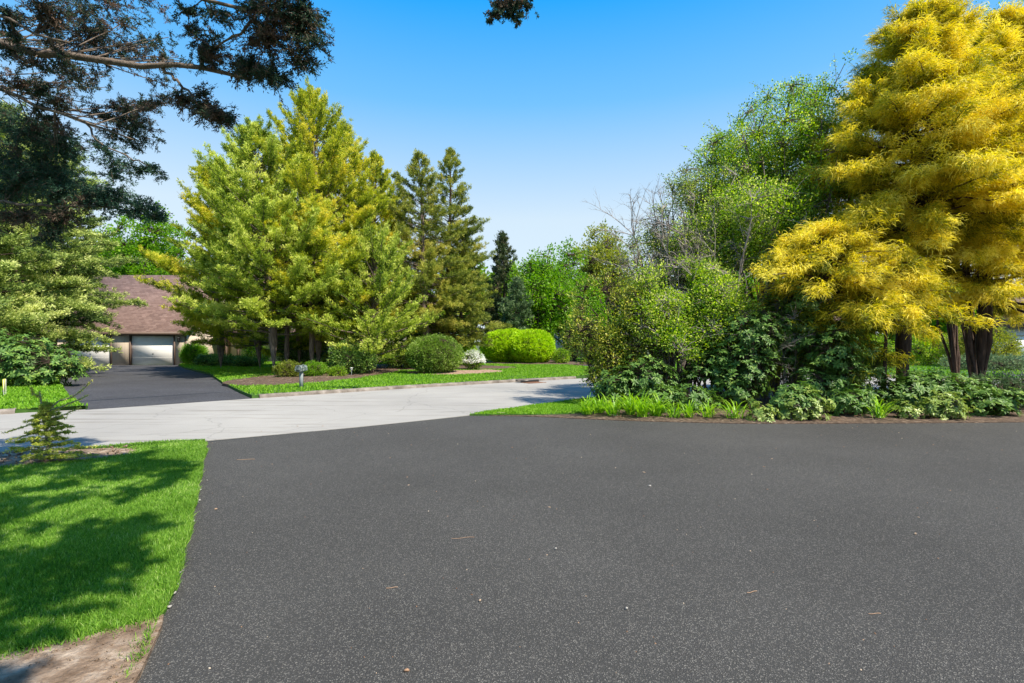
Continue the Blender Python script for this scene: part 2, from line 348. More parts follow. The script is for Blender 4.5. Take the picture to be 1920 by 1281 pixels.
kerb(far_between(-8.0, 3.5), 11, 'low worn asphalt kerb along the far lawn below the cedars')
kerb(far_between(-40, -11.1), 12, 'low worn kerb at the far left lawn strip by the yellow sign')
kerb(far_between(8.9, 40), 13, 'low kerb on the far bend of the road behind the yellow cypress')

# mulch beds on the far lawn
def blob(cx, cy, rx, ry, seed, n=28, rot=0):
    r = R_(seed); a = np.arange(n) / n * 2 * np.pi; k = 1 + .10 * np.sin(2 * a + r.uniform(0, 6)) + .07 * np.sin(3 * a + r.uniform(0, 6)) + r.normal(0, .015, n)
    x = rx * np.cos(a) * k; y = ry * np.sin(a) * k; c, s = math.cos(rot), math.sin(rot)
    return [(cx + c * u - s * v, cy + s * u + c * v) for u, v in zip(x, y)]
B1 = blob(-9.0, 24.6, 2.7, 5.4, 21, rot=-.25); B2 = blob(-3.0, 27.4, 2.5, 1.9, 22, rot=.6); B3 = blob(1.6, 40, 4.4, 3.4, 23)
B4 = blob(-6.5, 33, 6, 4.0, 24); B0 = blob(-8.3, 7.1, 2.4, .78, 25, rot=.28)
B6 = [(-1.3, -2), (-1.62, 1.6), (-1.93, 2.66), (-2.12, 3.1), (-2.19, 3.22), (-2.35, 3.08), (-2.55, 2.93), (-2.9, 2.76), (-4, 2.2), (-8, 1.0), (-8, -2)]
sheet('mulch_bed', B1, .115, M['mulch'], step=.5, amp=.03, mound=.08, seed=1)
sheet('mulch_bed', B2, .115, M['sandbed'], step=.5, amp=.03, mound=.08, seed=2)
sheet('mulch_bed', B3, .115, M['mulch'], step=.8, amp=.03, mound=.08, seed=3)
sheet('mulch_bed', B4, .112, M['mulch'], step=.8, amp=.03, mound=.05, seed=4)
sheet('soil', B0, .042, M['dirt'], step=.12, amp=.03, mound=.04, seed=5)
sheet('soil', B6, .036, M['dirt'], step=.15, amp=.02, mound=.01, seed=6)

# ------------------------------------------------------------------ grass blades
def blades(name, poly, n, hmin, hmax, w, z, m, seed, holes=(), power=0, label=''):
    r = R_(seed); pa = np.array(poly); out = []; got = 0; lo = pa.min(0); hi = pa.max(0)
    lo = np.maximum(lo, [-60, .4]); 
    while got < n:
        p = r.uniform(lo, hi, (n * 3, 2)); k = inside(p, poly) & (np.abs(p[:, 0]) < p[:, 1] * 1.08 + .8)
        for h in holes: k &= ~inside(p + r.normal(0, .05, p.shape), h)
        if power: k &= r.random(len(p)) < np.clip((power / p[:, 1]) ** 1.6, 0, 1)
        out.append(p[k]); got += k.sum()
    p = np.concatenate(out)[:n]; a = r.uniform(0, 2 * np.pi, n); h = r.uniform(hmin, hmax, n) * (1 + .25 * np.sin(p[:, 0] * 3 + 1) * np.sin(p[:, 1] * 2.3))
    lean = r.uniform(.15, .95, n); la = r.uniform(0, 2 * np.pi, n)
    ww = w * r.uniform(.7, 1.3, n) * (1 if not power else np.maximum(1, p[:, 1] / 4.5))
    s = np.c_[np.cos(a) * ww / 2, np.sin(a) * ww / 2, np.zeros(n)]
    b = np.c_[p, np.full(n, z)]; tip = b + np.c_[np.cos(la) * h * lean, np.sin(la) * h * lean, h * np.sqrt(np.clip(1 - lean ** 2 * .7, .1, 1))]
    mid = b + (tip - b) * .55 + np.c_[np.zeros(n), np.zeros(n), h * .12]
    V = np.stack([b - s, b + s, mid + s * .8, mid - s * .8, tip], 1).reshape(-1, 3)
    i = np.arange(n)[:, None] * 5; t = np.repeat(np.clip(r.normal(.5, .2, n), 0, 1), 5)
    mb = MB(); mb.add(V, i + np.array([[0, 1, 2, 3]]), t); mb.f3.append((i + np.array([[3, 2, 4]])).astype(np.int32))
    o = mb.build(name, m); tag(o, label, 'grass', None, 'stuff'); return o
blades('grass', LAWN_NL, 240000, .028, .060, .0045, .028, M['grass'], 31, [B0, B6], 3.5, 'short mown grass on the near lawn beside the dark driveway')
EDGE = [p for p in LEFT_EDGE if 3.3 < p[1] < 8.94]
blades('grass', [(x - .10, y) for x, y in EDGE] + [(x + .015, y + .01) for x, y in EDGE[::-1]], 9000, .03, .075, .005, .02, M['grass'], 36, [], 0, 'ragged fringe of grass leaning over the driveway edge')
blades('grass', ISL_LAWN, 16000, .03, .06, .016, .038, M['grassf'], 32, [], 0, 'grass on the small point of lawn at the road corner')
blades('grass', LAWN_M, 90000, .04, .09, .03, .10, M['grassf'], 33, [B1, B2, B3, B4], 0, 'mown grass on the far lawn behind the kerb')
blades('grass', LAWN_L, 40000, .04, .09, .03, .09, M['grassf'], 34, [], 0, 'mown grass on the far left strip by the road')
blades('grass', LAWN_R, 30000, .05, .12, .06, .10, M['grassf'], 35, [], 0, 'grass across the bend behind the planted bed')

# ------------------------------------------------------------------ foliage builders
def unit(v): return v / (np.linalg.norm(v, axis=-1, keepdims=True) + 1e-9)
def leaves(mb, p, d, L, Wd, r, tint, fold=.25, droop=0.0):
    """diamond leaves: p base points, d directions"""
    n = len(p); d = unit(d); q = unit(r.normal(0, 1, (n, 3))); s = unit(np.cross(d, q)); nn = np.cross(s, d)
    L = (L * r.uniform(.65, 1.3, n))[:, None]; w = (Wd * r.uniform(.7, 1.25, n))[:, None]
    dr = np.array([[0, 0, -1.]]) * L * droop
    V = np.stack([p, p + d * L * .45 + s * w * .5 + nn * w * fold, p + d * L + dr, p + d * L * .45 - s * w * .5 + nn * w * fold * .2], 1).reshape(-1, 3)
    mb.add(V, np.arange(n * 4).reshape(-1, 4), np.repeat(tint, 4))
def threads(mb, p, d, L, Wd, r, tint, segs=3):
    n = len(p); d = unit(d); L = (L * r.uniform(.5, 1.3, n))[:, None]; q = unit(r.normal(0, 1, (n, 3))); s = unit(np.cross(d, q)) * (Wd * .5)
    pts = [p]; cur = p; dd = d
    for k in range(segs):
        cur = cur + dd * L / segs; pts.append(cur); dd = unit(dd + np.array([[0, 0, -.6]]) + r.normal(0, .12, (n, 3)))
    V = []
    for k, c in enumerate(pts): w = s * (1 - .75 * (k / segs)); V += [c - w, c + w]
    V = np.stack(V, 1).reshape(-1, 3); m = 2 * (segs + 1); i = np.arange(n)[:, None] * m
    F4 = np.concatenate([i + np.array([[2 * k, 2 * k + 1, 2 * k + 3, 2 * k + 2]]) for k in range(segs)])
    mb.add(V, F4, np.repeat(tint, m))

def conifer(H, R, zb, prof, nb, r, leafL=.13, leafW=.04, mode='leaf', tuft=7, dens=1.0, lean=(0, 0), e0=0, e1=50, curve=.15, rt=.22, sec=1.0, up=.25,
            squash=1.0, maxleaf=120000, tint0=.45, seclen=.38, wig=.12, tstart=.2, branch_r=.035, bare=0, spread=.55, lvar=(.66, 1.18)):
    """trunk and crown of an evergreen in local coordinates; prof(u) gives the crown radius from crown base (0) to tip (1)"""
    tk = MB(); cr = MB()
    nz = 14; zz = np.linspace(-.15, H, nz); k = zz / H
    ph = r.uniform(0, 6, 2)
    tx = lean[0] * k ** 1.5 + wig * np.sin(k * 5 + ph[0]) * k; ty = lean[1] * k ** 1.5 + wig * np.sin(k * 4 + ph[1]) * k
    flare = 1 + .45 * np.exp(-np.clip(zz, 0, 99) * 3)
    tk.tube(np.c_[tx, ty, zz], rt * (1 - .93 * np.clip(k, 0, 1)) * flare, 9)
    def at(z): return np.array([np.interp(z, zz, tx), np.interp(z, zz, ty), z])
    TP, TD, TT = [], [], []
    for i in range(nb):
        u = ((i + r.random()) / nb) ** 1.0; z = zb + (H - zb) * u * .985; phi = i * 2.39996 + r.normal(0, .25)
        L = R * prof(u) * r.uniform(*lvar) * (1 + .12 * math.sin(3 * phi + z)) + .12
        e = math.radians(e0 + (e1 - e0) * u + r.normal(0, 7)); dh = np.array([math.cos(phi), math.sin(phi) * squash, 0])
        t = np.linspace(0, 1, 7)[:, None]; o = at(z)
        path = o + L * (dh * t * math.cos(e) + np.array([0, 0, 1]) * (math.sin(e) * t + curve * t ** 2)) + np.cumsum(r.normal(0, .015 * L, (7, 3)), 0)
        tk.tube(path, np.linspace(branch_r * (L / R) + .008, .005, 7), 4, cap=False)
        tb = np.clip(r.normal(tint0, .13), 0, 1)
        ns = max(3, int((5 + L * 5.5) * sec))
        ts = r.uniform(tstart, 1, ns) ** .8; idx = ts * 6; ii = np.minimum(idx.astype(int), 5); fr = (idx - ii)[:, None]
        sp = path[ii] * (1 - fr) + path[ii + 1] * fr; bd = unit(path[ii + 1] - path[ii])
        side = np.cross(bd, [0, 0, 1.]) * r.choice([-1, 1], ns)[:, None]
        ang = r.uniform(.35, 1.2, ns)[:, None]
        sd = unit(bd * np.cos(ang) + side * np.sin(ang) + np.array([[0, 0, up]]) + r.normal(0, .18, (ns, 3)))
        sl = np.clip(seclen * L * (1.15 - ts), .14, 1.3) * r.uniform(.7, 1.2, ns)
        nt_ = np.maximum(2, (sl / .10 * dens).astype(int))
        for a in range(ns):
            q = r.random(nt_[a])[:, None]
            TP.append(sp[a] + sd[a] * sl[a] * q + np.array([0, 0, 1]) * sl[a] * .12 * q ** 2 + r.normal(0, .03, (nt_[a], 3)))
            TD.append(np.repeat(sd[a][None], nt_[a], 0)); TT.append(np.full(nt_[a], tb) + .5 * (q[:, 0] - .45))
    TP = np.concatenate(TP); TD = np.concatenate(TD); TT = np.concatenate(TT)
    n = len(TP) * tuft
    if n > maxleaf: tuft = max(1, int(maxleaf / len(TP)))
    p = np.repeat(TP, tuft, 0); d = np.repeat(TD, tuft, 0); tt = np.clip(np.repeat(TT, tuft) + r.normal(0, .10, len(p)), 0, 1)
    p = p + r.normal(0, leafL * .35, p.shape); d = unit(d + r.normal(0, spread, d.shape) + np.array([[0, 0, up * .7]]))
    if mode == 'leaf': leaves(cr, p, d, leafL, leafW, r, tt)
    else: threads(cr, p, d, leafL, leafW, r, tt)
    return tk, cr

def vnoise(r, k=10, f=(.6, 2.2)):
    W_ = unit(r.normal(0, 1, (k, 3))) * r.uniform(*f, (k, 1)) * 2; ph = r.uniform(0, 6.28, k)
    return lambda p: np.sin(p @ W_.T + ph).mean(1) * math.sqrt(k) * .5
def clumpcrown(ells, n, r, stems, leafL=.08, leafW=.05, per=14, crad=.22, shell=.5, gap=.0, up=.3, tint0=.45, limbs=14, limb_r=.05, twig_r=.008,
               twigs=True, outward=.5, mode='leaf', droop=0.0, tvar=.16, tseg=5, sides=5, hang=0, wisps=0):
    """crown filling a union of ellipsoids, clumps tied to limbs by twigs"""
    tk = MB(); cr = MB(); E = np.array([list(c) + list(q) for c, q in ells], float)
    vol = E[:, 3] * E[:, 4] * E[:, 5]; vol = vol ** .8; k = r.choice(len(E), n * 2, p=vol / vol.sum())
    dirs = unit(r.normal(0, 1, (n * 2, 3))); rad = (shell + (1 - shell) * r.random(n * 2)) if shell > 0 else r.random(n * 2) ** .4
    rad = np.where(r.random(n * 2) < .22, r.random(n * 2) ** .5, rad)
    C = E[k, :3] + dirs * rad[:, None] * E[k, 3:]
    nf = vnoise(r); keep = (nf(C) > gap) & (C[:, 2] > .08); C = C[keep][:n]; cen = E[k, :3][keep][:n]
    st = np.array(stems, float)
    # limbs
    sel = [r.integers(len(C))]; dd = np.linalg.norm(C - C[sel[0]], axis=1)
    for _ in range(min(limbs, len(C)) - 1): j = int(dd.argmax()); sel.append(j); dd = np.minimum(dd, np.linalg.norm(C - C[j], axis=1))
    nodes = []; nr = []
    for j in sel:
        T = cen[j] + (C[j] - cen[j]) * .85; b = st[r.integers(len(st))] if len(st) < 3 else st[np.linalg.norm(st[:, :2] - T[:2], axis=1).argmin()]
        t = np.linspace(0, 1, 12)[:, None]; m = b * .5 + T * .5; m[:2] = b[:2] * .75 + T[:2] * .25; m[2] = b[2] + (T[2] - b[2]) * .55
        pth = (1 - t) ** 2 * b + 2 * t * (1 - t) * m + t ** 2 * T; Ln = np.linalg.norm(T - b)
        w = np.cumsum(r.normal(0, .025 * Ln, (12, 3)), 0) * (t * (1 - t) * 2.2); pth = pth + w
        rr = limb_r * (1 - .85 * t[:, 0]); tk.tube(pth, rr, sides); nodes.append(pth[3:]); nr.append(rr[3:])
    nodes = np.concatenate(nodes); 
    if twigs:
        step = max(1, len(C) // 1400)
        for c in C[::step]:
            a = nodes[np.linalg.norm(nodes - c, axis=1).argmin()]; t = np.linspace(0, 1, 4)[:, None]
            pth = a + (c - a) * t + r.normal(0, .05, (4, 3)) * t * (1.2 - t) + np.array([0, 0, .12]) * np.linalg.norm(c - a) * np.sin(t * 3.1)
            tk.tube(pth, np.linspace(twig_r * 1.8, twig_r * .7, 4), 3, cap=False)
    # long loose shoots that break the outline
    for _ in range(wisps):
        j = r.integers(len(C)); 
        if C[j, 2] < cen[j, 2]: continue
        o_ = unit(C[j] - cen[j]); L_ = r.uniform(.5, 1.3); t = np.linspace(0, 1, 7)[:, None]
        d_ = unit(o_ * .8 + np.array([0, 0, .5]) + r.normal(0, .35, 3)); pth = C[j] + d_ * L_ * t + np.array([0, 0, -.22]) * L_ * t ** 2.5; tk.tube(pth, np.linspace(.009, .003, 7), 3, cap=False)
        q = r.random(16)[:, None]; b_ = C[j] + d_ * L_ * q + np.array([0, 0, -.22]) * L_ * q ** 2.5 + r.normal(0, .03, (16, 3))
        leaves(cr, b_, unit(d_ * .4 + r.normal(0, .7, (16, 3)) + np.array([[0, 0, -.2]])), leafL, leafW, r, np.clip(r.normal(tint0, .2, 16), 0, 1))
    m = len(C); per_ = np.full(m, per); tt = np.clip(tint0 + .16 * nf(C * 1.7) + r.normal(0, tvar * .5, m), 0, 1)
    off = r.normal(0, 1, (m * per, 3)); off = unit(off) * (crad * r.random((m * per, 1)) ** .5)
    p = np.repeat(C, per, 0) + off; out = unit(np.repeat(C - cen, per, 0))
    d = unit(off) * .7 + out * outward + np.array([[0, 0, up]]) + r.normal(0, .45, p.shape)
    t = np.clip(np.repeat(tt, per) + r.normal(0, tvar, m * per), 0, 1)
    if hang: d[:, 2] -= hang
    (leaves(cr, p, d, leafL, leafW, r, t, droop=droop) if mode == 'leaf' else threads(cr, p, d, leafL, leafW, r, t))
    return tk, cr
def rosettes(mb, C, out, r, L=.12, Wd=.042, k=9, tint0=.4, tvar=.15):
    """whorls of long drooping leaves, each leaf folded along its midrib"""
    n = len(C); ax = unit(out + np.array([[0, 0, .9]]) + r.normal(0, .25, (n, 3)))
    a = unit(np.cross(ax, r.normal(0, 1, (n, 3)))); b = np.cross(ax, a); V = []; T = []
    for j in range(k):
        th = j / k * 2 * np.pi + r.uniform(-.25, .25, n); dv = unit(a * np.cos(th)[:, None] + b * np.sin(th)[:, None] + ax * r.uniform(-.15, .55, n)[:, None])
        s = unit(np.cross(dv, ax)); up = np.cross(s, dv); l = (L * r.uniform(.7, 1.2, n))[:, None]; w = (Wd * r.uniform(.8, 1.15, n))[:, None] * .5
        b0 = C + dv * .01; m1 = C + dv * l * .38 + up * w * .1; m2 = C + dv * l * .75 - up * l * .06; tp = C + dv * l - up * l * .18
        V.append(np.stack([b0, m1 + s * w + up * w * .35, m2 + s * w * .8 + up * w * .3, tp, m2 - s * w * .8 + up * w * .3, m1 - s * w + up * w * .35, m1, m2], 1)); T.append(np.clip(tint0 + r.normal(0, tvar, n), 0, 1))
    V = np.concatenate(V).reshape(-1, 3); T = np.repeat(np.concatenate(T), 8); i = np.arange(len(V) // 8)[:, None] * 8
    mb.add(V, np.concatenate([i + np.array([[6, 1, 2, 7]]), i + np.array([[6, 7, 4, 5]])]), T)
    mb.f3.append(np.concatenate([i + np.array([[0, 1, 6]]), i + np.array([[0, 6, 5]]), i + np.array([[7, 2, 3]]), i + np.array([[7, 3, 4]])]).astype(np.int32) + (mb.n - len(V)))
def rhodo(ells, n, r, stems, L=.12, Wd=.042, k=9, tint0=.4, limbs=10, gap=-.5, limb_r=.02, shell=.55):
    tk, cr0 = clumpcrown(ells, n, r, stems, per=1, limbs=limbs, limb_r=limb_r, twig_r=.006, gap=gap, shell=shell)
    C = np.concatenate(cr0.v).reshape(-1, 4, 3)[:, 0]; E = np.array([c for c, q in ells], float)
    cen = E[np.linalg.norm(C[:, None] - E[None], axis=2).argmin(1)]
    cr = MB(); rosettes(cr, C, unit(C - cen), r, L, Wd, k, tint0); return tk, cr
def plant(name, loc, parts, label, cat, group=None, rz=0):
    o = empty(name, loc, label, cat, group, rz)
    for nm, mb, m, sm in parts: mb.build(nm, m, o, smooth=sm)
    return o
def tree(name, loc, tc, bark, leaf, label, cat='tree', group=None, rz=0, names=('trunk', 'crown')):
    return plant(name, loc, [(names[0], tc[0], bark, True), (names[1], tc[1], leaf, False)], label, cat, group, rz)
def E_(*a): return [((x, y, z), (rx, ry, rz)) for x, y, z, rx, ry, rz in a]

broad = lambda u: (1 - u) ** .5 * min(1, .7 + u * 2.4)
cone = lambda u: (1 - u) ** .78 * min(1, .6 + u * 4) + .03
egg = lambda u: math.sqrt(max(0, 1 - ((u - .3) / .72) ** 2))
LZ = .10
# ------------------------------------------------------------------ the cedar grove on the far lawn
gc = 'cedars standing together in the mulch bed'
ct = [ # px, Y, H, R, zb, lean, material, nb, label
 (598, 27.5, 14.6, 4.6, 2.2, (-.4, -.3), 'cedar', 250, 'tallest and broadest cedar of the grove, stout pale trunk right of the mailbox'),
 (514, 25.5, 11.8, 4.1, 1.9, (-.9, -.3), 'cedarg', 200, 'yellow-green cedar with dark trunk left of the mailbox'),
 (488, 29.5, 11.2, 4.7, 1.3, (-2.8, 0), 'cedar', 210, 'cedar leaning over the far driveway, leftmost crown of the grove beside the brown roof'),
 (414, 30.5, 8.6, 2.4, 1.7, (-.2, 0), 'cedar', 110, 'lowest left cedar of the grove, drooping in front of the house entrance'),
 (562, 29.5, 13.6, 3.4, 2.4, (-.2, .2), 'cedar', 130, 'cedar crown standing just left of the tallest top, its trunk behind the others'),
 (692, 31.5, 12.9, 3.5, .8, (.3, 0), 'cedar', 170, 'rounded cedar at the right end of the grove above the dark glossy shrub'),
 (645, 30.0, 13.9, 3.8, .9, (.2, 0), 'cedar', 190, 'slim-topped cedar filling the right shoulder of the grove'),
]
for i, (px, Y, H, R, zb, lean, mt, nb, lab) in enumerate(ct):
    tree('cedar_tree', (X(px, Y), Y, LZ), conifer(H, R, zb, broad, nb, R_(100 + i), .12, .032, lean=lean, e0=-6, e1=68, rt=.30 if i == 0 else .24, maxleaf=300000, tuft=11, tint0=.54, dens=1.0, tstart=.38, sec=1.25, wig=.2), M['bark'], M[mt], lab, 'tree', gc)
for i, (px, Y, H, R, lab) in enumerate([(538, 27, 7.5, 2.4, 'thin-stemmed cedar behind the mailbox between the two stout cedar trunks'),
                                        (585, 26.4, 8.2, 2.6, 'cedar with a leaning trunk close against the left side of the stoutest trunk')]):
    tree('cedar_tree', (X(px, Y), Y, LZ), conifer(H, R, 2.8, broad, 70, R_(120 + i), .15, .045, lean=(.3, -.8), e0=-8, e1=50, rt=.15, maxleaf=60000, tint0=.5), M['bark'], M['cedarg'], lab, 'tree', gc)
tree('juniper_tree', (X(700, 26.5), 26.5, LZ), conifer(6.4, 2.8, .5, egg, 110, R_(131), .14, .04, e0=5, e1=70, rt=.14, maxleaf=80000, tint0=.5), M['bark'], M['cedarg'], 'grey-green rounded juniper low at the right foot of the cedar grove')
# ------------------------------------------------------------------ tall olive conifers right of the grove
go = 'tall olive conifers behind the clipped mound'
for i, (px, Y, H, R, zb, lean, nb, mt, lab) in enumerate([
    (800, 31, 13.0, 3.4, 2.4, (-.6, 0), 190, 'olive', 'tall olive-brown conifer with a leaning reddish trunk above the clipped mound'),
    (838, 33, 13.9, 3.6, 1.8, (.2, 0), 190, 'olive', 'tall pointed olive conifer, the right one of the twin spires'),
    (860, 33.5, 8.8, 2.8, 1.6, (.5, -.4), 140, 'olive', 'lower spreading olive conifer reaching towards the lime hedge'),
    (742, 33, 12.4, 3.0, 1.5, (0, 0), 110, 'olive', 'olive conifer half hidden between the cedar grove and the twin spires')]):
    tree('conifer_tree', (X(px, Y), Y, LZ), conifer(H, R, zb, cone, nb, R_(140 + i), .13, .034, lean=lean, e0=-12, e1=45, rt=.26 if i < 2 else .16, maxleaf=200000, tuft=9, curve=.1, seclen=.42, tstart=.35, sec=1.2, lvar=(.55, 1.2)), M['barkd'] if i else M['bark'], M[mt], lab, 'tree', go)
tree('pine_tree', (X(945, 46), 46, 0), conifer(11.3, 2.7, 1.0, cone, 110, R_(150), .25, .07, e0=-5, e1=50, rt=.2, maxleaf=60000), M['barkd'], M['pine'], 'dark blue-green pine with a brown top, farther off above the lime hedge')
tree('pine_tree', (X(968, 41), 41, 0), conifer(6.6, 2.0, 1.2, cone, 80, R_(151), .2, .06, e0=-5, e1=50, rt=.14, maxleaf=40000), M['barkd'], M['juniper'], 'small grey-green pine just behind the lime hedge')

# ------------------------------------------------------------------ broadleaf trees farther off
def broadleaf(name, px, Y, H, R, seed, mt, lab, n=900, leafL=.22, per=16, bark='barkd', zb=.25, cat='tree', group=None, gap=-.15):
    r = R_(seed); es = []
    for k in range(7):
        a = r.uniform(0, 6.28); q = r.uniform(.2, .62) * R; z = H * r.uniform(zb + .15, .78); es.append((q * math.cos(a), q * math.sin(a), z, R * r.uniform(.4, .6), R * r.uniform(.4, .6), H * r.uniform(.14, .22)))
    es.append((0, 0, H * .8, R * .42, R * .42, H * .2)); es.append((0, 0, H * .5, R * .8, R * .8, H * .26))
    return tree(name, (X(px, Y), Y, 0), clumpcrown(E_(*es), n, r, [(0, 0, -.1)], leafL, leafL * .62, per, .5, shell=.45, gap=gap, limbs=16, limb_r=.13, twig_r=.02), M[bark], M[mt], lab, cat, group)
broadleaf('maple_tree', 1015, 43, 10.0, 3.6, 201, 'lime', 'bright lime-green maple between the dark pine and the yellow-green tree', 1300, .2, zb=.05)
broadleaf('maple_tree', 1072, 46, 10.8, 3.8, 202, 'lime', 'second bright maple, just right of the first one', 1100, .2, zb=.05)
broadleaf('oak_tree', 1128, 54, 14.4, 5.4, 203, 'ygreen', 'yellow-green oak showing over the left end of the planted bed', 1300, .25)
broadleaf('maple_tree', 290, 58, 17.5, 4.8, 204, 'lime', 'light green tree behind the brown roof', 1200, .3, zb=.2)
broadleaf('maple_tree', 205, 60, 15.5, 5.0, 205, 'mid', 'green tree behind the left end of the brown roof', 1100, .3)
broadleaf('oak_tree', -20, 34, 17.5, 6.0, 206, 'ygreen', 'pale yellow-green tree at the far left behind the near dark branches', 1700, .24)
gb = 'woods beyond the road'
bgs = [(330, 66, 12, 'mid'), (430, 64, 12, 'pine'), (560, 62, 12, 'mid'), (690, 60, 11, 'pine'), (800, 62, 11, 'mid'), (880, 66, 13, 'mid'), (965, 62, 11.5, 'mid'), (1010, 66, 12, 'mid'),
       (1120, 60, 10, 'mid'), (1230, 52, 9, 'mid'), (1340, 50, 9, 'lime'), (1450, 52, 9, 'mid'), (1560, 56, 10, 'pine'), (1670, 52, 9, 'mid'), (1780, 48, 8, 'lime'), (1880, 62, 9, 'pine'), (1990, 58, 12, 'mid'), (60, 56, 14, 'pine'), (150, 66, 12, 'mid'), (-90, 50, 13, 'mid')]
bl = ['wooded tree seen past the right end of the brown roof', 'dark tree behind the left part of the cedar grove', 'green tree behind the middle of the cedar grove', 'dark tree behind the gap right of the grove', 'green tree behind the twin olive spires', 'green tree between the spires and the far pine', 'green tree low behind the lime hedge', 'green tree standing behind the bright maples',
      'green tree behind the yellow-green laurel at the road corner', 'green tree across the bend behind the bare twiggy tree', 'lime tree across the bend behind the leafy tangle', 'green tree across the bend behind the middle rhododendrons', 'dark tree across the bend left of the cypress trunk', 'green tree across the bend between the two cypress trunks', 'lime tree across the bend right of the many-stemmed cypress', 'dark tree behind the white house at the right edge', 'green tree past the right end of the white house', 'dark tree behind the far left evergreens', 'green tree behind the garage roof at the left', 'green tree farthest left beyond the yellow sign']
for i, ((px, Y, H, mt), lab) in enumerate(zip(bgs, bl)):
    broadleaf('woodland_tree', px, Y, H, 5.0, 220 + i, mt, lab, 520, .42, 14, zb=-.05, group=gb, gap=-.4)

# ------------------------------------------------------------------ shrubs on the far lawn
def shrub(name, px, Y, rx, ry, h, seed, mt, lab, n=700, L=.07, Wd=.04, per=12, crad=.1, shell=.86, z=LZ, cat='shrub', group=None, bark='barkd', flat=.5, gap=-1, up=.3, tint0=.5, limbs=12, extra=()):
    r = R_(seed); es = [(0, 0, h * flat, rx, ry, h * (1 - flat))] + list(extra)
    return tree(name, (X(px, Y), Y, z), clumpcrown(E_(*es), n, r, [(0, 0, -.05), (.1, .05, -.05)], L, Wd, per, crad, shell=shell, gap=gap, limbs=limbs, limb_r=.03, twig_r=.008, up=up, outward=.9, tint0=tint0), M[bark], M[mt], lab, cat, group, names=('stems', 'foliage'))
shrub('clipped_shrub', 816, 26.6, 1.42, 1.3, 1.95, 301, 'mound', 'round clipped green mound shrub in the sandy bed', 2600, .075, .04, 12, .17, shell=.80)
az = shrub('azalea', 887, 30, .62, .6, 1.2, 302, 'mid', 'small white-flowering azalea right of the round clipped mound', 420, .06, .035, 8, .09)
r = R_(303); d_ = unit(r.normal(0, 1, (420, 3))); d_[:, 2] = np.abs(d_[:, 2]) * 1.0 - .25; C_ = d_ * [.66, .64, .64] + [0, 0, .62]
fl = MB(); p_ = np.repeat(C_, 7, 0) + r.normal(0, .035, (2940, 3)); leaves(fl, p_, unit(np.repeat(d_, 7, 0) + r.normal(0, .7, (2940, 3))), .065, .06, r, np.clip(r.normal(.5, .25, 2940), 0, 1)); fl.build('blossom', M['petal'], az)
shrub('lime_hedge', 996, 38.5, 1.65, 1.5, 2.5, 304, 'privet', 'bright lime clipped hedge mound, the nearer right one, beside the far driveway', 3600, .10, .06, 12, .14, shell=.93, extra=[(-.5, .2, 1.3, 1.2, 1.3, 1.15), (.55, .2, 1.25, 1.2, 1.3, 1.2)], group='clipped lime hedges')
shrub('lime_hedge', 952, 39.5, 2.0, 1.5, 2.6, 305, 'privet', 'bright lime clipped hedge mound, the left one partly under the olive conifer', 3400, .10, .06, 12, .14, shell=.93, extra=[(-.8, .2, 1.3, 1.3, 1.3, 1.1)], group='clipped lime hedges')
shrub('lime_shrub', 850, 36, 1.6, 1.2, 2.1, 306, 'privet', 'lime-green shrub peeking over the clipped mound under the olive conifers', 900, .10, .06, 12, .16, shell=.8)
shrub('dark_shrub', 662, 25.2, 1.15, 1.0, 1.75, 307, 'rhodo', 'dark glossy shrub in the mulch under the right side of the grove', 800, .09, .045, 12, .16, shell=.6, gap=-.3)
shrub('dark_shrub', 752, 31, 1.7, 1.2, 1.6, 308, 'mound', 'dark green shrub just left of the round clipped mound', 800, .09, .045, 12, .16, shell=.6)
shrub('dark_shrub', 560, 32, 1.6, 1.2, 2.4, 309, 'rhodo', 'dark tall shrub behind the mailbox between cedar trunks', 900, .1, .05, 12, .2, shell=.5)
shrub('dark_shrub', 640, 34, 2.0, 1.2, 2.2, 310, 'mound', 'green shrub far back under the cedars near the house wall', 800, .1, .05, 12, .2, shell=.5)
shrub('low_shrub', 541, 22.6, .62, .5, .78, 311, 'ygreen', 'low reddish-green shrub just left of the mailbox', 420, .06, .03, 10, .1, shell=.6, tint0=.3)
shrub('low_shrub', 589, 23.2, .52, .45, .75, 312, 'lime', 'low bright green shrub just right of the mailbox', 420, .06, .03, 10, .1, shell=.6)
shrub('low_shrub', 632, 23.6, .42, .4, .5, 313, 'mid', 'smallest low shrub in the mulch, right of the mailbox', 300, .06, .03, 10, .1, shell=.6)
shrub('low_shrub', 604, 24.8, .45, .4, .55, 319, 'mid', 'low shrub at the foot of the stoutest cedar trunk', 260, .06, .03, 10, .1, shell=.6)
shrub('weeping_shrub', 364, 36.0, .85, .7, 1.5, 314, 'lime', 'bright green drooping shrub at the corner of the garage', 700, .12, .04, 12, .18, shell=.6)
for i, (px, Y, rx, h, lab) in enumerate([(395, 34.5, 1.0, .75, 'low dark shrub nearest the garage beside the entrance'), (428, 34, 1.2, .7, 'low dark shrub in the middle of the entrance bed'), (462, 33.5, 1.0, .6, 'low dark shrub at the right end of the entrance bed')]):
    shrub('low_shrub', px, Y, rx, .8, h, 315 + i, 'rhodo', lab, 420, .1, .05, 10, .15, shell=.6, group='low shrubs by the entrance')
shrub('low_shrub', 480, 36, 1.0, .8, 1.4, 320, 'mid', 'small green shrub against the cream wall behind the cedar trunks', 300, .1, .05, 10, .15, shell=.6)
shrub('low_shrub', 1052, 38, .7, .6, 1.1, 318, 'mid', 'small green shrub beside the far driveway right of the lime hedge', 300, .1, .05, 10, .15, shell=.6)

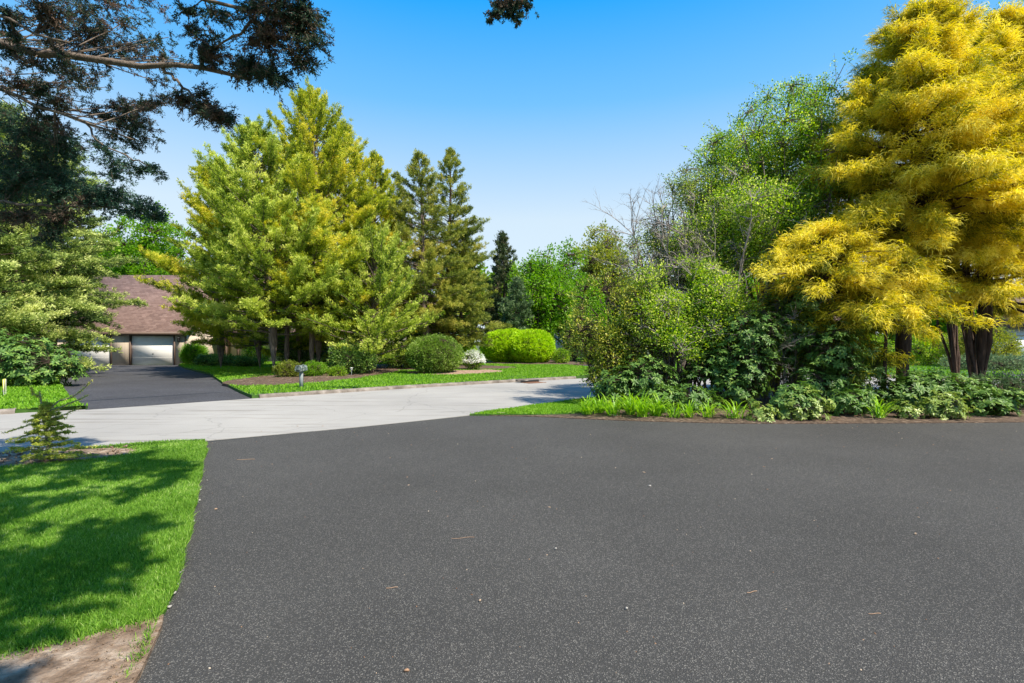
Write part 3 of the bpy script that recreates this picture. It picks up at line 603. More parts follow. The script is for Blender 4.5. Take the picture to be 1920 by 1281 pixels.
# ------------------------------------------------------------------ left side: evergreens and rhododendron
gl = 'evergreens left of the far driveway'
for i, (px, Y, H, R, lean, mt, lab) in enumerate([(22, 25, 13.0, 4.5, (0, 0), 'arbor', 'big spreading evergreen at the left edge behind the dark rhododendron'),
                                             (100, 29.5, 12.8, 3.9, (.2, 0), 'arbor', 'evergreen whose branches reach over the left garage door'),
                                             (-60, 22, 9.0, 3.6, (0, 0), 'arbor', 'evergreen cut by the left edge of the photograph')]):
    tree('arborvitae_tree', (X(px, Y), Y, LZ), conifer(H, R, (.5, 2.9, .5)[i], broad, 190, R_(330 + i), .15, .045, lean=lean, e0=-6, e1=45, rt=.22, maxleaf=160000, tint0=.6, curve=-.03, tstart=.35, sec=1.2, lvar=(.55, 1.2)), M['barkd'], M[mt], lab, 'tree', gl)
r = R_(340); tree('rhododendron', (X(45, 19), 19, LZ), rhodo(E_((0, 0, .9, 1.35, 1.1, .95), (-1.3, .3, 1.1, 1.2, 1.0, 1.1), (.6, .8, .7, .9, .9, .8)), 900, r, [(0, 0, 0), (-1, .2, 0), (.5, .5, 0)], .17, .06, 8, tint0=.45), M['barkd'], M['rhodo'], 'big dark rhododendron beside the far driveway under the left evergreens', 'shrub', None, names=('stems', 'foliage'))
r = R_(341); tree('rhododendron', (X(-45, 19.5), 19.5, LZ), rhodo(E_((0, 0, 1.0, 1.6, 1.2, 1.0)), 450, r, [(0, 0, 0)], .17, .06, 8, tint0=.45), M['barkd'], M['rhodo'], 'dark rhododendron at the left edge behind the yellow sign', 'shrub', None, names=('stems', 'foliage'))

# ------------------------------------------------------------------ the yellow cypresses
gold_prof = lambda u: (1 - u) ** .62 * min(1, .75 + u * 1.2)
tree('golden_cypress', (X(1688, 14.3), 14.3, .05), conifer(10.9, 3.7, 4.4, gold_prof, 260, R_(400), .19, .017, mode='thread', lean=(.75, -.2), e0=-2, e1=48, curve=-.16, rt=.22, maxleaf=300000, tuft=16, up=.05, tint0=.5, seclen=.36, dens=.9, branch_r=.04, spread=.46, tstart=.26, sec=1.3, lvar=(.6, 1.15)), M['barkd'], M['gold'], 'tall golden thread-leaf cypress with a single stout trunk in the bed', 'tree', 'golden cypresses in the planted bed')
gt = tree('golden_cypress', (X(1838, 15.0), 15.0, .05), conifer(11.0, 4.0, 2.9, gold_prof, 260, R_(401), .19, .017, mode='thread', lean=(.55, -.3), e0=-4, e1=48, curve=-.16, rt=.15, maxleaf=300000, tuft=16, up=.05, tint0=.5, seclen=.36, dens=.9, branch_r=.04, spread=.46, tstart=.26, sec=1.3, lvar=(.6, 1.15)), M['barkd'], M['gold'], 'golden thread-leaf cypress on several dark stems near the right edge', 'tree', 'golden cypresses in the planted bed')
g1 = bpy.data.objects['golden_cypress']; m = MB(); z = np.linspace(-.1, 7.5, 12); m.tube(np.c_[.10 + .55 * (np.clip(z, 0, 9) / 7.5) ** 1.3 + .02 * np.sin(z * 3), .1 + 0 * z, z], np.linspace(.17, .04, 12), 8); m.build('stem', M['barkd'], g1, smooth=True)
for k, (dx, dy, rr, lx) in enumerate([(-.42, -.1, .085, -.3), (-.2, .12, .09, -.1), (.2, -.05, .11, .1)]):
    m = MB(); z = np.linspace(-.1, 7, 9); m.tube(np.c_[dx + lx * (z / 7) ** 1.4 + .03 * np.sin(z * 2 + k), dy + .04 * np.cos(z * 1.5 + k) + 0 * z, z], rr * (1 - z / 9), 8); m.build('stem', M['barkd'], gt, smooth=True)
tree('golden_cypress', (X(1575, 13.2), 13.2, .05), conifer(4.6, 2.1, 3.0, gold_prof, 60, R_(402), .2, .018, mode='thread', lean=(-.5, -.1), e0=0, e1=15, curve=-.12, rt=.09, maxleaf=110000, tuft=12, up=.15, tint0=.55, seclen=.4, dens=.8, branch_r=.03, spread=.4), M['barkd'], M['gold'], 'lower golden cypress spreading left in front of the leafy tangle', 'tree', 'golden cypresses in the planted bed')

tree('golden_cypress', (X(1655, 12.9), 12.9, .05), conifer(3.9, 1.9, 2.2, gold_prof, 46, R_(404), .2, .018, mode='thread', lean=(.2, -.1), e0=-5, e1=10, curve=-.2, rt=.06, maxleaf=70000, tuft=14, up=.15, tint0=.45, seclen=.4, dens=.9, branch_r=.02, spread=.5), M['barkd'], M['gold'], 'small golden cypress sprays hanging low just left of the stout trunk', 'tree', 'golden cypresses in the planted bed')
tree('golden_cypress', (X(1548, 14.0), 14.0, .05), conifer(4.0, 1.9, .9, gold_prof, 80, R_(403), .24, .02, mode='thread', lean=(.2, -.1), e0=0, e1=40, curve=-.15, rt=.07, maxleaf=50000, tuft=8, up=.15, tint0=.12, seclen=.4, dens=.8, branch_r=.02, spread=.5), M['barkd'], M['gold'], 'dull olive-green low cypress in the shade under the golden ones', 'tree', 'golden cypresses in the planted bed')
# ------------------------------------------------------------------ deciduous tangle in the bed
def tangle(px, Y, es, n, seed, mt, lab, L=.062, Wd=.04, per=16, crad=.2, limbs=22, name='leafy_tree', bark='twig', gap=-.1, limb_r=.06, tint0=.5, stems=None, shell=.4, twig_r=.008, wisps=70, tvar=.26):
    x0 = X(px, Y); e = [(X(a, Yy) - x0, Yy - Y, Zp(b, Yy), rx, ry, rz) for a, b, Yy, rx, ry, rz in es]
    r = R_(seed)
    return tree(name, (x0, Y, .05), clumpcrown(E_(*e), n, r, stems or [(0, 0, -.1), (.3, .2, -.1), (-.35, .1, -.1)], L, Wd, per, crad, shell=shell, gap=gap, limbs=limbs, limb_r=limb_r, twig_r=twig_r, tint0=tint0 - .06, wisps=wisps, tvar=tvar), M[bark], M[mt], lab, 'tree')
tangle(1480, 16, [(1560, 220, 16, 1.7, 1.4, 1.9), (1460, 260, 16, 1.8, 1.4, 1.7), (1390, 320, 16, 1.6, 1.4, 1.5), (1520, 340, 15.5, 2.3, 1.6, 1.6), (1330, 400, 16, 1.2, 1.0, 1.2), (1600, 150, 16.5, 1.1, .9, 1.2), (1370, 270, 16.3, .9, .8, .9), (1480, 200, 16.4, 1.1, .9, 1.0), (1430, 400, 16, 2.2, 1.2, 1.5)], 4200, 501, 'mid', 'tall leafy tree with drooping twigs left of the golden cypress', limbs=60, gap=-.02, twig_r=.010, bark='barkn', wisps=170)
tangle(1420, 14.8, [(1430, 420, 14.8, 1.8, 1.3, 1.3), (1340, 460, 14.8, 1.3, 1.2, 1.1), (1500, 470, 14.6, 1.5, 1.3, 1.3), (1400, 550, 14.4, 1.5, 1.2, 1.1), (1300, 550, 14.6, 1.1, 1.1, 1.0)], 3000, 502, 'mid', 'dense fresh-green leafy tree in the middle of the planted bed', limbs=26, tint0=.6, gap=-.1)
tangle(1270, 15.2, [(1275, 470, 15.2, 1.2, 1.0, 1.2), (1318, 390, 15.4, 1.0, .9, 1.1), (1222, 530, 15, .9, .8, .9), (1340, 500, 15, 1.4, 1.0, 1.2), (1235, 450, 15.3, .7, .7, .8), (1380, 440, 15.3, 1.3, 1.0, 1.1), (1350, 360, 15.6, .9, .8, .9), (1285, 350, 15.5, .55, .6, .6), (1248, 425, 15.3, .7, .6, .7), (1205, 480, 15.0, .6, .6, .6)], 3600, 505, 'greyg', 'grey-green twiggy tree mixed with the bare branches above the laurel', limbs=36, L=.055, Wd=.033, per=12, gap=-.3, shell=.1)
tangle(1285, 14.0, [(1290, 570, 14, 1.0, .9, .8), (1230, 600, 13.8, .9, .8, .8), (1350, 610, 13.6, .8, .8, .8), (1260, 650, 13.6, .9, .8, .7), (1220, 540, 14, .7, .7, .7), (1300, 540, 14, 1.0, .8, .8), (1350, 570, 13.8, .9, .8, .8)], 2700, 503, 'mid', 'green-leaved shrubby tree low between the laurel and the rhododendrons', limbs=22, limb_r=.03, tint0=.62)
tangle(1818, 18, [(1830, 60, 19, 1.8, 1, .9), (1910, 90, 19, 1.2, 1, .8), (1700, 120, 19, 1.5, 1, 1), (1900, 150, 19, 1.8, 1, 1.2)], 420, 504, 'mid', 'sparse leafy twigs of a tree behind the top of the golden cypresses', limbs=26, limb_r=.05, per=9, crad=.3, gap=.05, bark='barkd')
# bare twiggy tree
def bare(px, Y, seed, lab, tips, mt='twig', r0=.07):
    r = R_(seed); x0 = X(px, Y); tk = MB(); tips3 = [np.array([X(a, Yy) - x0, Yy - Y, Zp(b, Yy)]) for a, b, Yy in tips]
    def grow(a, b, rad, lev):
        t = np.linspace(0, 1, 8)[:, None]; Ln = np.linalg.norm(b - a)
        p = a + (b - a) * t + np.cumsum(r.normal(0, .03 * Ln, (8, 3)), 0) * (t * (1.3 - t)) + np.array([0, 0, .10 * Ln]) * (t - t * t) * 2
        tk.tube(p, np.linspace(rad, rad * .35, 8), 5 if lev < 1 else 3)
        if lev < 3:
            for _ in range([9, 7, 5][lev]):
                k = r.integers(2, 8); d = unit(unit(p[k] - p[k - 1]) + r.normal(0, .55, 3) + np.array([-.12, 0, .10])); grow(p[k], p[k] + d * Ln * r.uniform(.22, .5), rad * .42, lev + 1)
    for T in tips3: b = np.array([r.normal(0, .2), r.normal(0, .2), 0.]); m = b * .45 + T * .55; m[2] *= .9; tk.tube([b, (b + m) / 2 + r.normal(0, .1, 3), m], [r0, r0 * .8, r0 * .6], 6); grow(m, T, r0 * .6, 0)
    o = empty('bare_tree', (x0, Y, .05), lab, 'tree'); tk.build('branches', M[mt], o, smooth=True); return o
bare(1265, 15.5, 510, 'bare grey twiggy tree leaning left over the laurel', [(1188, 425, 15.5), (1228, 385, 15.8), (1258, 405, 15.4), (1190, 470, 15.2), (1300, 420, 15.2), (1250, 480, 14.6), (1330, 480, 14.6), (1205, 510, 14.8), (1280, 450, 14.4), (1235, 440, 15.5), (1310, 500, 14.2), (1180, 500, 15.0), (1270, 530, 14.2)])
bare(1330, 14.2, 511, 'bare dead twigs sticking out among the rhododendrons', [(1300, 530, 13.6), (1400, 420, 14.0), (1340, 480, 13.8), (1370, 590, 13.2), (1250, 590, 13.6), (1420, 640, 12.9), (1480, 650, 12.8)], r0=.04)
# laurel at the left end of the bed
r = R_(520)
x0 = X(1140, 14.2)
tree('laurel', (x0, 14.2, .05), clumpcrown(E_((0.1, 0, 2.6, 1.15, 1.0, 1.1), (-.35, -.1, 1.9, .95, .9, 1.0), (.6, 0, 1.7, 1.0, .9, 1.2), (.1, -.2, 1.1, 1.0, .8, .8), (-.3, 0, .7, .7, .6, .45)), 1900, r, [(0, 0, 0), (.3, .1, 0), (-.2, .1, 0), (.5, 0, 0)], .085, .03, 11, .13, shell=.5, gap=-.3, limbs=22, limb_r=.03, tint0=.5, tvar=.2), M['barkd'], M['laurel'], 'tall yellowish mountain laurel at the left end of the planted bed', 'shrub', None, names=('stems', 'foliage'))
# ------------------------------------------------------------------ rhododendrons in the bed
gr = 'rhododendrons in the planted bed'
RH = [ # px, Y, ells (dx,dy,z,rx,ry,rz), n, mat, label, L
 (1400, 12.9, [(0, 0, 1.0, .8, .6, .8), (.2, .1, 1.9, .8, .7, .7), (-.3, 0, .6, .6, .5, .5)], 560, 'rhodo', 'dark rhododendron right of the daylilies, mid bed'),
 (1490, 13.6, [(0, 0, 1.9, 1.0, .8, .9), (.2, 0, 2.8, .9, .8, .7), (-.7, .1, 2.2, .6, .6, .7)], 560, 'rhodo', 'tall dark rhododendron with bare leggy stems behind the mid bed'),
 (1560, 12.6, [(0, 0, 1.5, .7, .6, .6), (.3, .2, .9, .7, .6, .5), (-.5, 0, .7, .6, .5, .45)], 460, 'rhodo', 'dark rhododendron below the lower golden cypress'),
 (1615, 13.2, [(0, 0, 1.4, .7, .6, .7), (.35, -.1, 1.0, .5, .5, .5)], 340, 'rhodo', 'glossy dark rhododendron against the left of the stout cypress trunk'),
 (1480, 11.6, [(0, 0, .38, .6, .4, .32)], 170, 'rhodo', 'low dark rhododendron behind the pale-leaved one'),
 (1690, 12.4, [(0, 0, .55, .8, .45, .42), (-.5, .1, .5, .5, .4, .35), (.6, 0, .55, .6, .4, .4)], 380, 'rhodo', 'low dark rhododendron in front of the stout cypress trunk'),
 (1770, 12.5, [(0, 0, .5, .7, .5, .42), (.7, .1, .5, .6, .4, .4)], 300, 'rhodo', 'low dark rhododendron between the two cypresses'),
 (1500, 11.3, [(0, 0, .26, .42, .22, .25), (.3, .05, .3, .3, .22, .24)], 190, 'rhodop', 'pale green low rhododendron at the edge of the dark driveway, the left one'),
 (1775, 11.4, [(0, 0, .28, .42, .24, .27), (-.25, 0, .2, .3, .2, .2)], 180, 'rhodop', 'pale green low rhododendron at the driveway edge below the many-stemmed cypress'),
 (1425, 11.25, [(0, 0, .14, .3, .18, .14)], 60, 'rhodop', 'tiny yellow-green rhododendron sprouts between daylily and pale rhododendron'),
 (1350, 13.3, [(0, 0, .9, .8, .6, .8), (-.5, 0, .6, .6, .5, .5)], 380, 'rhodo', 'dark rhododendron right behind the row of daylilies'),
 (1215, 13.2, [(0, 0, .75, .9, .5, .6), (-.6, 0, .55, .6, .4, .45)], 380, 'rhodo', 'dark low rhododendron behind the big daylily clumps'),
 (1590, 11.9, [(0, 0, .3, .5, .3, .26), (.5, .2, .25, .35, .25, .2)], 150, 'rhodo', 'low dark rhododendron left of the lone daylily'),
 (1845, 11.8, [(0, 0, .3, .5, .3, .26), (.6, .1, .3, .4, .3, .25)], 170, 'rhodo', 'low dark rhododendron nearest the right end of the bed edge'),
 (1640, 12.6, [(0, 0, .45, .6, .4, .4)], 200, 'rhodo', 'dark rhododendron just behind the lone daylily'),
 (1300, 12.4, [(0, 0, .3, .6, .3, .28), (-.7, .1, .3, .5, .3, .28)], 220, 'rhodo', 'low dark rhododendron close behind the small daylilies'),
 (1155, 13.2, [(0, 0, .5, .5, .4, .45)], 160, 'rhodo', 'dark rhododendron under the laurel behind the leftmost daylily'),
 (1700, 11.5, [(0, 0, .15, .25, .15, .14)], 50, 'rhodop', 'tiny yellow-green sprouts right of the lone daylily'),
]
for i, (px, Y, es, n, mt, lab) in enumerate(RH):
    r = R_(530 + i); big = mt == 'rhodo'
    tree('rhododendron', (X(px, Y), Y, .04), rhodo(E_(*es), n, r, [(0, 0, 0), (.15, .05, 0), (-.2, 0, 0)], .13 if big else .10, .045 if big else .036, 9, tint0=.42, limbs=max(5, n // 40), gap=-.35, limb_r=.02 if big else .012), M['twig'] if i in (1, 7, 8) else M['barkd'], M[mt], lab, 'shrub', gr, names=('stems', 'foliage'))
r = R_(560)
tree('creeping_juniper', (X(1870, 13.0), 13.0, .04), clumpcrown(E_((0, 0, .45, 1.1, .7, .42), (.8, .1, .3, .9, .6, .3), (-.5, .2, .35, .6, .5, .3)), 800, r, [(0, 0, 0), (.5, 0, 0)], .09, .02, 14, .12, shell=.6, gap=-.5, limbs=20, limb_r=.02, tint0=.4, mode='leaf'), M['barkd'], M['juniper'], 'low dark creeping juniper at the right end of the bed', 'shrub', None, names=('stems', 'foliage'))
r = R_(561)
tree('creeping_juniper', (X(1850, 30), 30, LZ), clumpcrown(E_((0, 0, .3, 2.6, 1.4, .5)), 500, r, [(0, 0, 0)], .14, .05, 12, .25, shell=.6, gap=-.5, limbs=10, limb_r=.02, tint0=.7), M['barkd'], M['juniper'], 'pale grey-green creeping juniper across the bend near the white house', 'shrub', None, names=('stems', 'foliage'))
shrub('round_shrub', 1840, 33, 2.2, 1.6, 2.6, 562, 'ygreen', 'rounded yellow-green shrub across the bend right of the dark stems', 900, .12, .06, 12, .25, shell=.6)
shrub('round_shrub', 1740, 36, 2.2, 1.6, 2.2, 563, 'mid', 'green shrub across the bend between the cypress trunks', 800, .12, .06, 12, .25, shell=.6)
shrub('round_shrub', 1610, 36, 2.2, 1.6, 2.4, 564, 'mid', 'green shrub across the bend left of the stout cypress trunk', 700, .12, .06, 12, .25, shell=.6)

# ------------------------------------------------------------------ daylilies
def daylily(px, Y, n, Lmax, seed, lab, spread=.06):
    r = R_(seed); mb = MB()
    for _ in range(n):
        a = r.uniform(0, 2 * np.pi); b = np.array([r.normal(0, spread), r.normal(0, spread * .8), 0]); L = 1.2 * Lmax * r.uniform(.55, 1.05); e = r.uniform(.75, 1.45)
        d = np.array([math.cos(a) * math.cos(e), math.sin(a) * math.cos(e), math.sin(e)]); w = r.uniform(.008, .013); k = 7; p = [b]; dd = d
        bend = r.uniform(.12, .34)
        for j in range(k): p.append(p[-1] + dd * L / k); dd = unit(dd + np.array([math.cos(a) * .10, math.sin(a) * .10, -bend * (j / 3)]))
        p = np.array(p); s = np.array([-math.sin(a), math.cos(a), 0]) * w; wd = np.array([.7, 1, 1, 1, .95, .8, .5, .06])[:, None]
        p[:, 2] = np.maximum(p[:, 2], .01); V = np.empty((2 * (k + 1), 3)); V[0::2] = p - s * wd; V[1::2] = p + s * wd
        mb.add(V, [(2 * j, 2 * j + 1, 2 * j + 3, 2 * j + 2) for j in range(k)], float(np.clip(r.normal(.5, .2), 0, 1)))
    o = mb.build('daylily', M['lily'], loc=(X(px, Y), Y, .035)); return tag(o, lab, 'daylily', 'daylilies along the edge of the bed')
DL = [(1100, 12.0, 70, .55, 'leftmost daylily clump, at the tip of the bed'), (1125, 12.25, 60, .55, 'daylily clump tucked just behind the leftmost one'), (1150, 11.8, 70, .6, 'bright daylily clump just right of the leftmost one'),
      (1182, 12.0, 100, .72, 'tallest daylily clump in the thick of the row'), (1205, 11.65, 90, .68, 'thick daylily clump in front of the tallest one'), (1232, 11.75, 80, .64, 'daylily clump at the right side of the thick row'),
      (1290, 11.55, 48, .52, 'first small daylily right of the gap'), (1328, 11.55, 44, .56, 'small arching daylily in the middle of the thin row'), (1378, 11.4, 40, .56, 'spiky daylily on bare sandy soil, last of the thin row'), (1648, 11.5, 46, .62, 'lone daylily below the stout cypress trunk'),
      (1262, 11.5, 36, .5, 'thin daylily clump between the thick row and the small ones')]
for i, (px, Y, n, L, lab) in enumerate(DL): daylily(px, Y, n, L, 600 + i, lab)

# ------------------------------------------------------------------ young spruce on the near lawn
r = R_(700); sx, sy = X(88, 7.35), 7.35
tk = MB(); cr = MB()
def sarm(path, r0, n, L, tint, r, wid=.010, rad=.03):
    path = np.array(path, float); d = np.r_[0, np.cumsum(np.linalg.norm(np.diff(path, axis=0), axis=1))]; t = np.linspace(0, d[-1], 10)
    pp = np.c_[[np.interp(t, d, path[:, k]) for k in range(3)]].T; pp[1:-1] += r.normal(0, .006, (8, 3)); tk.tube(pp, np.linspace(r0, r0 * .4, 10), 5)
    u = r.uniform(.08, 1, n) * 9; i = np.minimum(u.astype(int), 8); f = (u - i)[:, None]; q = pp[i] * (1 - f) + pp[i + 1] * f; bd = unit(pp[i + 1] - pp[i])
    leaves(cr, q, unit(bd * .7 + r.normal(0, .6, (n, 3))), L, wid, r, np.clip(tint + .25 * (u / 9 - .5) + r.normal(0, .1, n), 0, 1))
def sp(px, py, dy=0): p = P(px, py, sy + dy); return p - np.array([sx, sy, .05])
trunk = [sp(92, 868), sp(88, 830), sp(84, 790), sp(80, 762), sp(74, 735)]
sarm(trunk, .022, 700, .04, .6, r)
for a, tnt in [([sp(82, 780), sp(110, 752), sp(140, 742), sp(172, 714, -.05)], .85), ([sp(82, 775), sp(120, 760, -.1), sp(150, 748, -.15), (sp(165, 742, -.2))], .8), ([sp(84, 790), sp(120, 778), sp(150, 765, .1)], .8),
               ([sp(84, 790), sp(60, 795), sp(30, 805), sp(5, 812)], .75), ([sp(84, 800), sp(50, 815, -.1), sp(10, 828, -.2)], .5), ([sp(85, 800), sp(110, 795), sp(136, 800, .1)], .6), ([sp(75, 745), sp(62, 738), sp(58, 728)], .8)]:
    sarm(a, .010, 260, .032, tnt, r)
for k in range(44):
    u = (k + r.random()) / 44; z = .06 + .72 * u; a = k * 2.4; L = .50 * (1 - u) ** 1.1 * r.uniform(.55, 1.2) + .06; o = np.array([0, 0, z]); d = np.array([math.cos(a), math.sin(a), -.05 + .45 * u]); tip = o + d * L * r.uniform(.8, 1.1); mid = o + d * L * .5 + np.array([0, 0, .02])
    sarm([o, mid, tip], .007, 190, .036, .72, r, .009)
    for s_ in (-1, 1):
        q = mid + np.cross(d, [0, 0, 1]) * s_ * L * .28 + d * L * .15; sarm([mid, q], .004, 170, .032, .6, r, .012)
for k in range(26):
    a = r.uniform(-1.2, 1.8); L = r.uniform(.3, .65); o = np.array([r.uniform(-.1, .2), 0, .04]); sarm([o, o + np.array([math.cos(a) * L * 1.1, -abs(math.sin(a)) * L * .35, .04])], .006, 150, .03, .5, r)
so = empty('young_spruce', (sx, sy, .05), 'small scraggly young spruce with yellow-tipped arms on bare soil', 'tree')
tk.build('trunk', M['twig'], so, smooth=True); cr.build('needles', M['spruce'], so)

# ------------------------------------------------------------------ the near tree whose limbs hang into the top left
r = R_(800); NT = empty('overhanging_hemlock', (-9.5, 4.2, .03), 'large dark evergreen at the left whose limbs hang across the top of the view', 'tree')
nt0 = np.array([-9.5, 4.2, .03]); tk = MB(); cr = MB(); cg = MB()
z = np.linspace(-.1, 14, 12); tk.tube(np.c_[.1 * np.sin(z), .1 * np.cos(z), z], .38 * (1 - z / 16.5), 12)
def smooth_path(pts, n=22):
    p = np.array(pts, float); d = np.r_[0, np.cumsum(np.linalg.norm(np.diff(p, axis=0), axis=1))]; t = np.linspace(0, d[-1], n); q = np.c_[[np.interp(t, d, p[:, k]) for k in range(3)]].T
    for _ in range(2): q[1:-1] = (q[:-2] + 2 * q[1:-1] + q[2:]) / 4
    return q
nodes = []
def limb(pts, r0, r1, n=24, jit=.015):
    q = smooth_path([np.array(p) - nt0 for p in pts], n); q[1:-1] += r.normal(0, jit, (n - 2, 3)); tk.tube(q, np.linspace(r0, r1, n), 7); nodes.append(q[2:]); return q
def PP(px, py, Y): return P(px, py, Y)
limb([(-9.5, 4.3, 5.2), PP(-160, 60, 6.0), PP(0, 82, 5.7), PP(75, 97, 5.6), PP(200, 116, 5.5), PP(290, 126, 5.5), PP(340, 116, 5.5), PP(400, 122, 5.4), PP(470, 150, 5.3)], .09, .018)
limb([PP(305, 124, 5.5), PP(325, 145, 5.5), PP(350, 170, 5.45), PP(392, 200, 5.4)], .018, .008, 12)
limb([(-9.5, 4.4, 4.6), PP(-120, 120, 6.2), PP(0, 165, 6.0), PP(70, 200, 5.9), PP(140, 225, 5.85), PP(215, 243, 5.8), PP(250, 262, 5.8)], .055, .008)
limb([PP(160, 230, 5.85), PP(165, 250, 5.8), PP(210, 285, 5.8), PP(260, 300, 5.75)], .012, .006, 10)
limb([(-9.5, 4.5, 3.6), PP(-100, 365, 6.4), PP(0, 378, 6.3), PP(90, 386, 6.2), (PP(180, 384, 6.1)), PP(290, 405, 6.0)], .04, .008)
limb([(-9.5, 4.2, 6.2), PP(-100, -20, 5.4), PP(0, 20, 5.3), PP(60, 70, 5.2), PP(130, 80, 5.2)], .04, .01)
limb([(-9.5, 4.1, 7.0), PP(0, -130, 5.2), PP(250, -60, 5.0), PP(370, 8, 5.0), PP(450, 5, 4.95), PP(560, 40, 4.9)], .06, .012)
limb([PP(470, 40, 4.95), PP(430, 75, 5.1), PP(400, 90, 5.2)], .014, .008, 8)
# limbs above the frame that reach out over the lawn and the camera
OV = [[(-9.5, 4, 8.2), (-5, 3.6, 8.4), (-1.5, 4.6, 8.2), (.6, 6.4, 7.9)], [(-9.5, 4.2, 11.4), (-6, 9, 12.2), (-2.4, 12.6, 12.3), (-.6, 13.5, 11.7), (-.1, 13.52, 10.9)], [(-9.5, 4, 7.5), (-6, 2.8, 7.6), (-2.5, 1.8, 7.2), (.5, 1.5, 6.8)], [(-9.5, 4, 8), (-6, 4.5, 8.0), (-3, 4.0, 7.5), (-.4, 4.0, 7.0)], [(-9.5, 3.8, 6.8), (-5, .6, 7.0), (-1.6, -.4, 6.6)], [(-9.5, 4.2, 7.2), (-5.4, 5.6, 7.4), (-3.5, 5.4, 7.2)]]
for p in OV: limb(p, .09, .012)
nodes = np.concatenate(nodes)
def needle_clump(c, rad, n_tw, mb, tint, L=.034, w=.010, per=16, flat=.6, hang=.12, tr=.0025):
    """a clump of short twigs carrying scale-like needles, tied back to the nearest limb"""
    c = np.array(c) - nt0; a = nodes[np.linalg.norm(nodes - c, axis=1).argmin()]
    t = np.linspace(0, 1, 7)[:, None]; main = a + (c - a) * t + np.cumsum(r.normal(0, .012, (7, 3)), 0) * t; tk.tube(main, np.linspace(.008, .004, 7), 4, cap=False)
    for _ in range(n_tw):
        d = unit(r.normal(0, 1, 3) * [1, 1, flat] + np.array([.45, 0, -hang])); l = rad * r.uniform(.5, 1.15); s = main[r.integers(4, 7)] + r.normal(0, rad * .22, 3) * [1, 1, .6]
        q = np.array([s, s + d * l * .5 + r.normal(0, .012, 3), s + d * l + np.array([0, 0, -hang * l])]); tk.tube(q, [tr * 1.6, tr * 1.2, tr * .7], 3, cap=False)
        m = per; u = r.random(m)[:, None]; base = q[0] * (1 - u) + q[2] * u; base = base + (q[1] - (q[0] + q[2]) / 2) * (4 * u * (1 - u))
        k = 3; b = np.repeat(base, k, 0) + r.normal(0, .012, (m * k, 3)); dd = unit(d + r.normal(0, .75, (m * k, 3)) + np.array([[0, 0, -.15]]))
        leaves(mb, b, dd, L, w, r, np.clip(r.normal(tint, .12) + r.normal(0, .12, m * k), 0, 1))
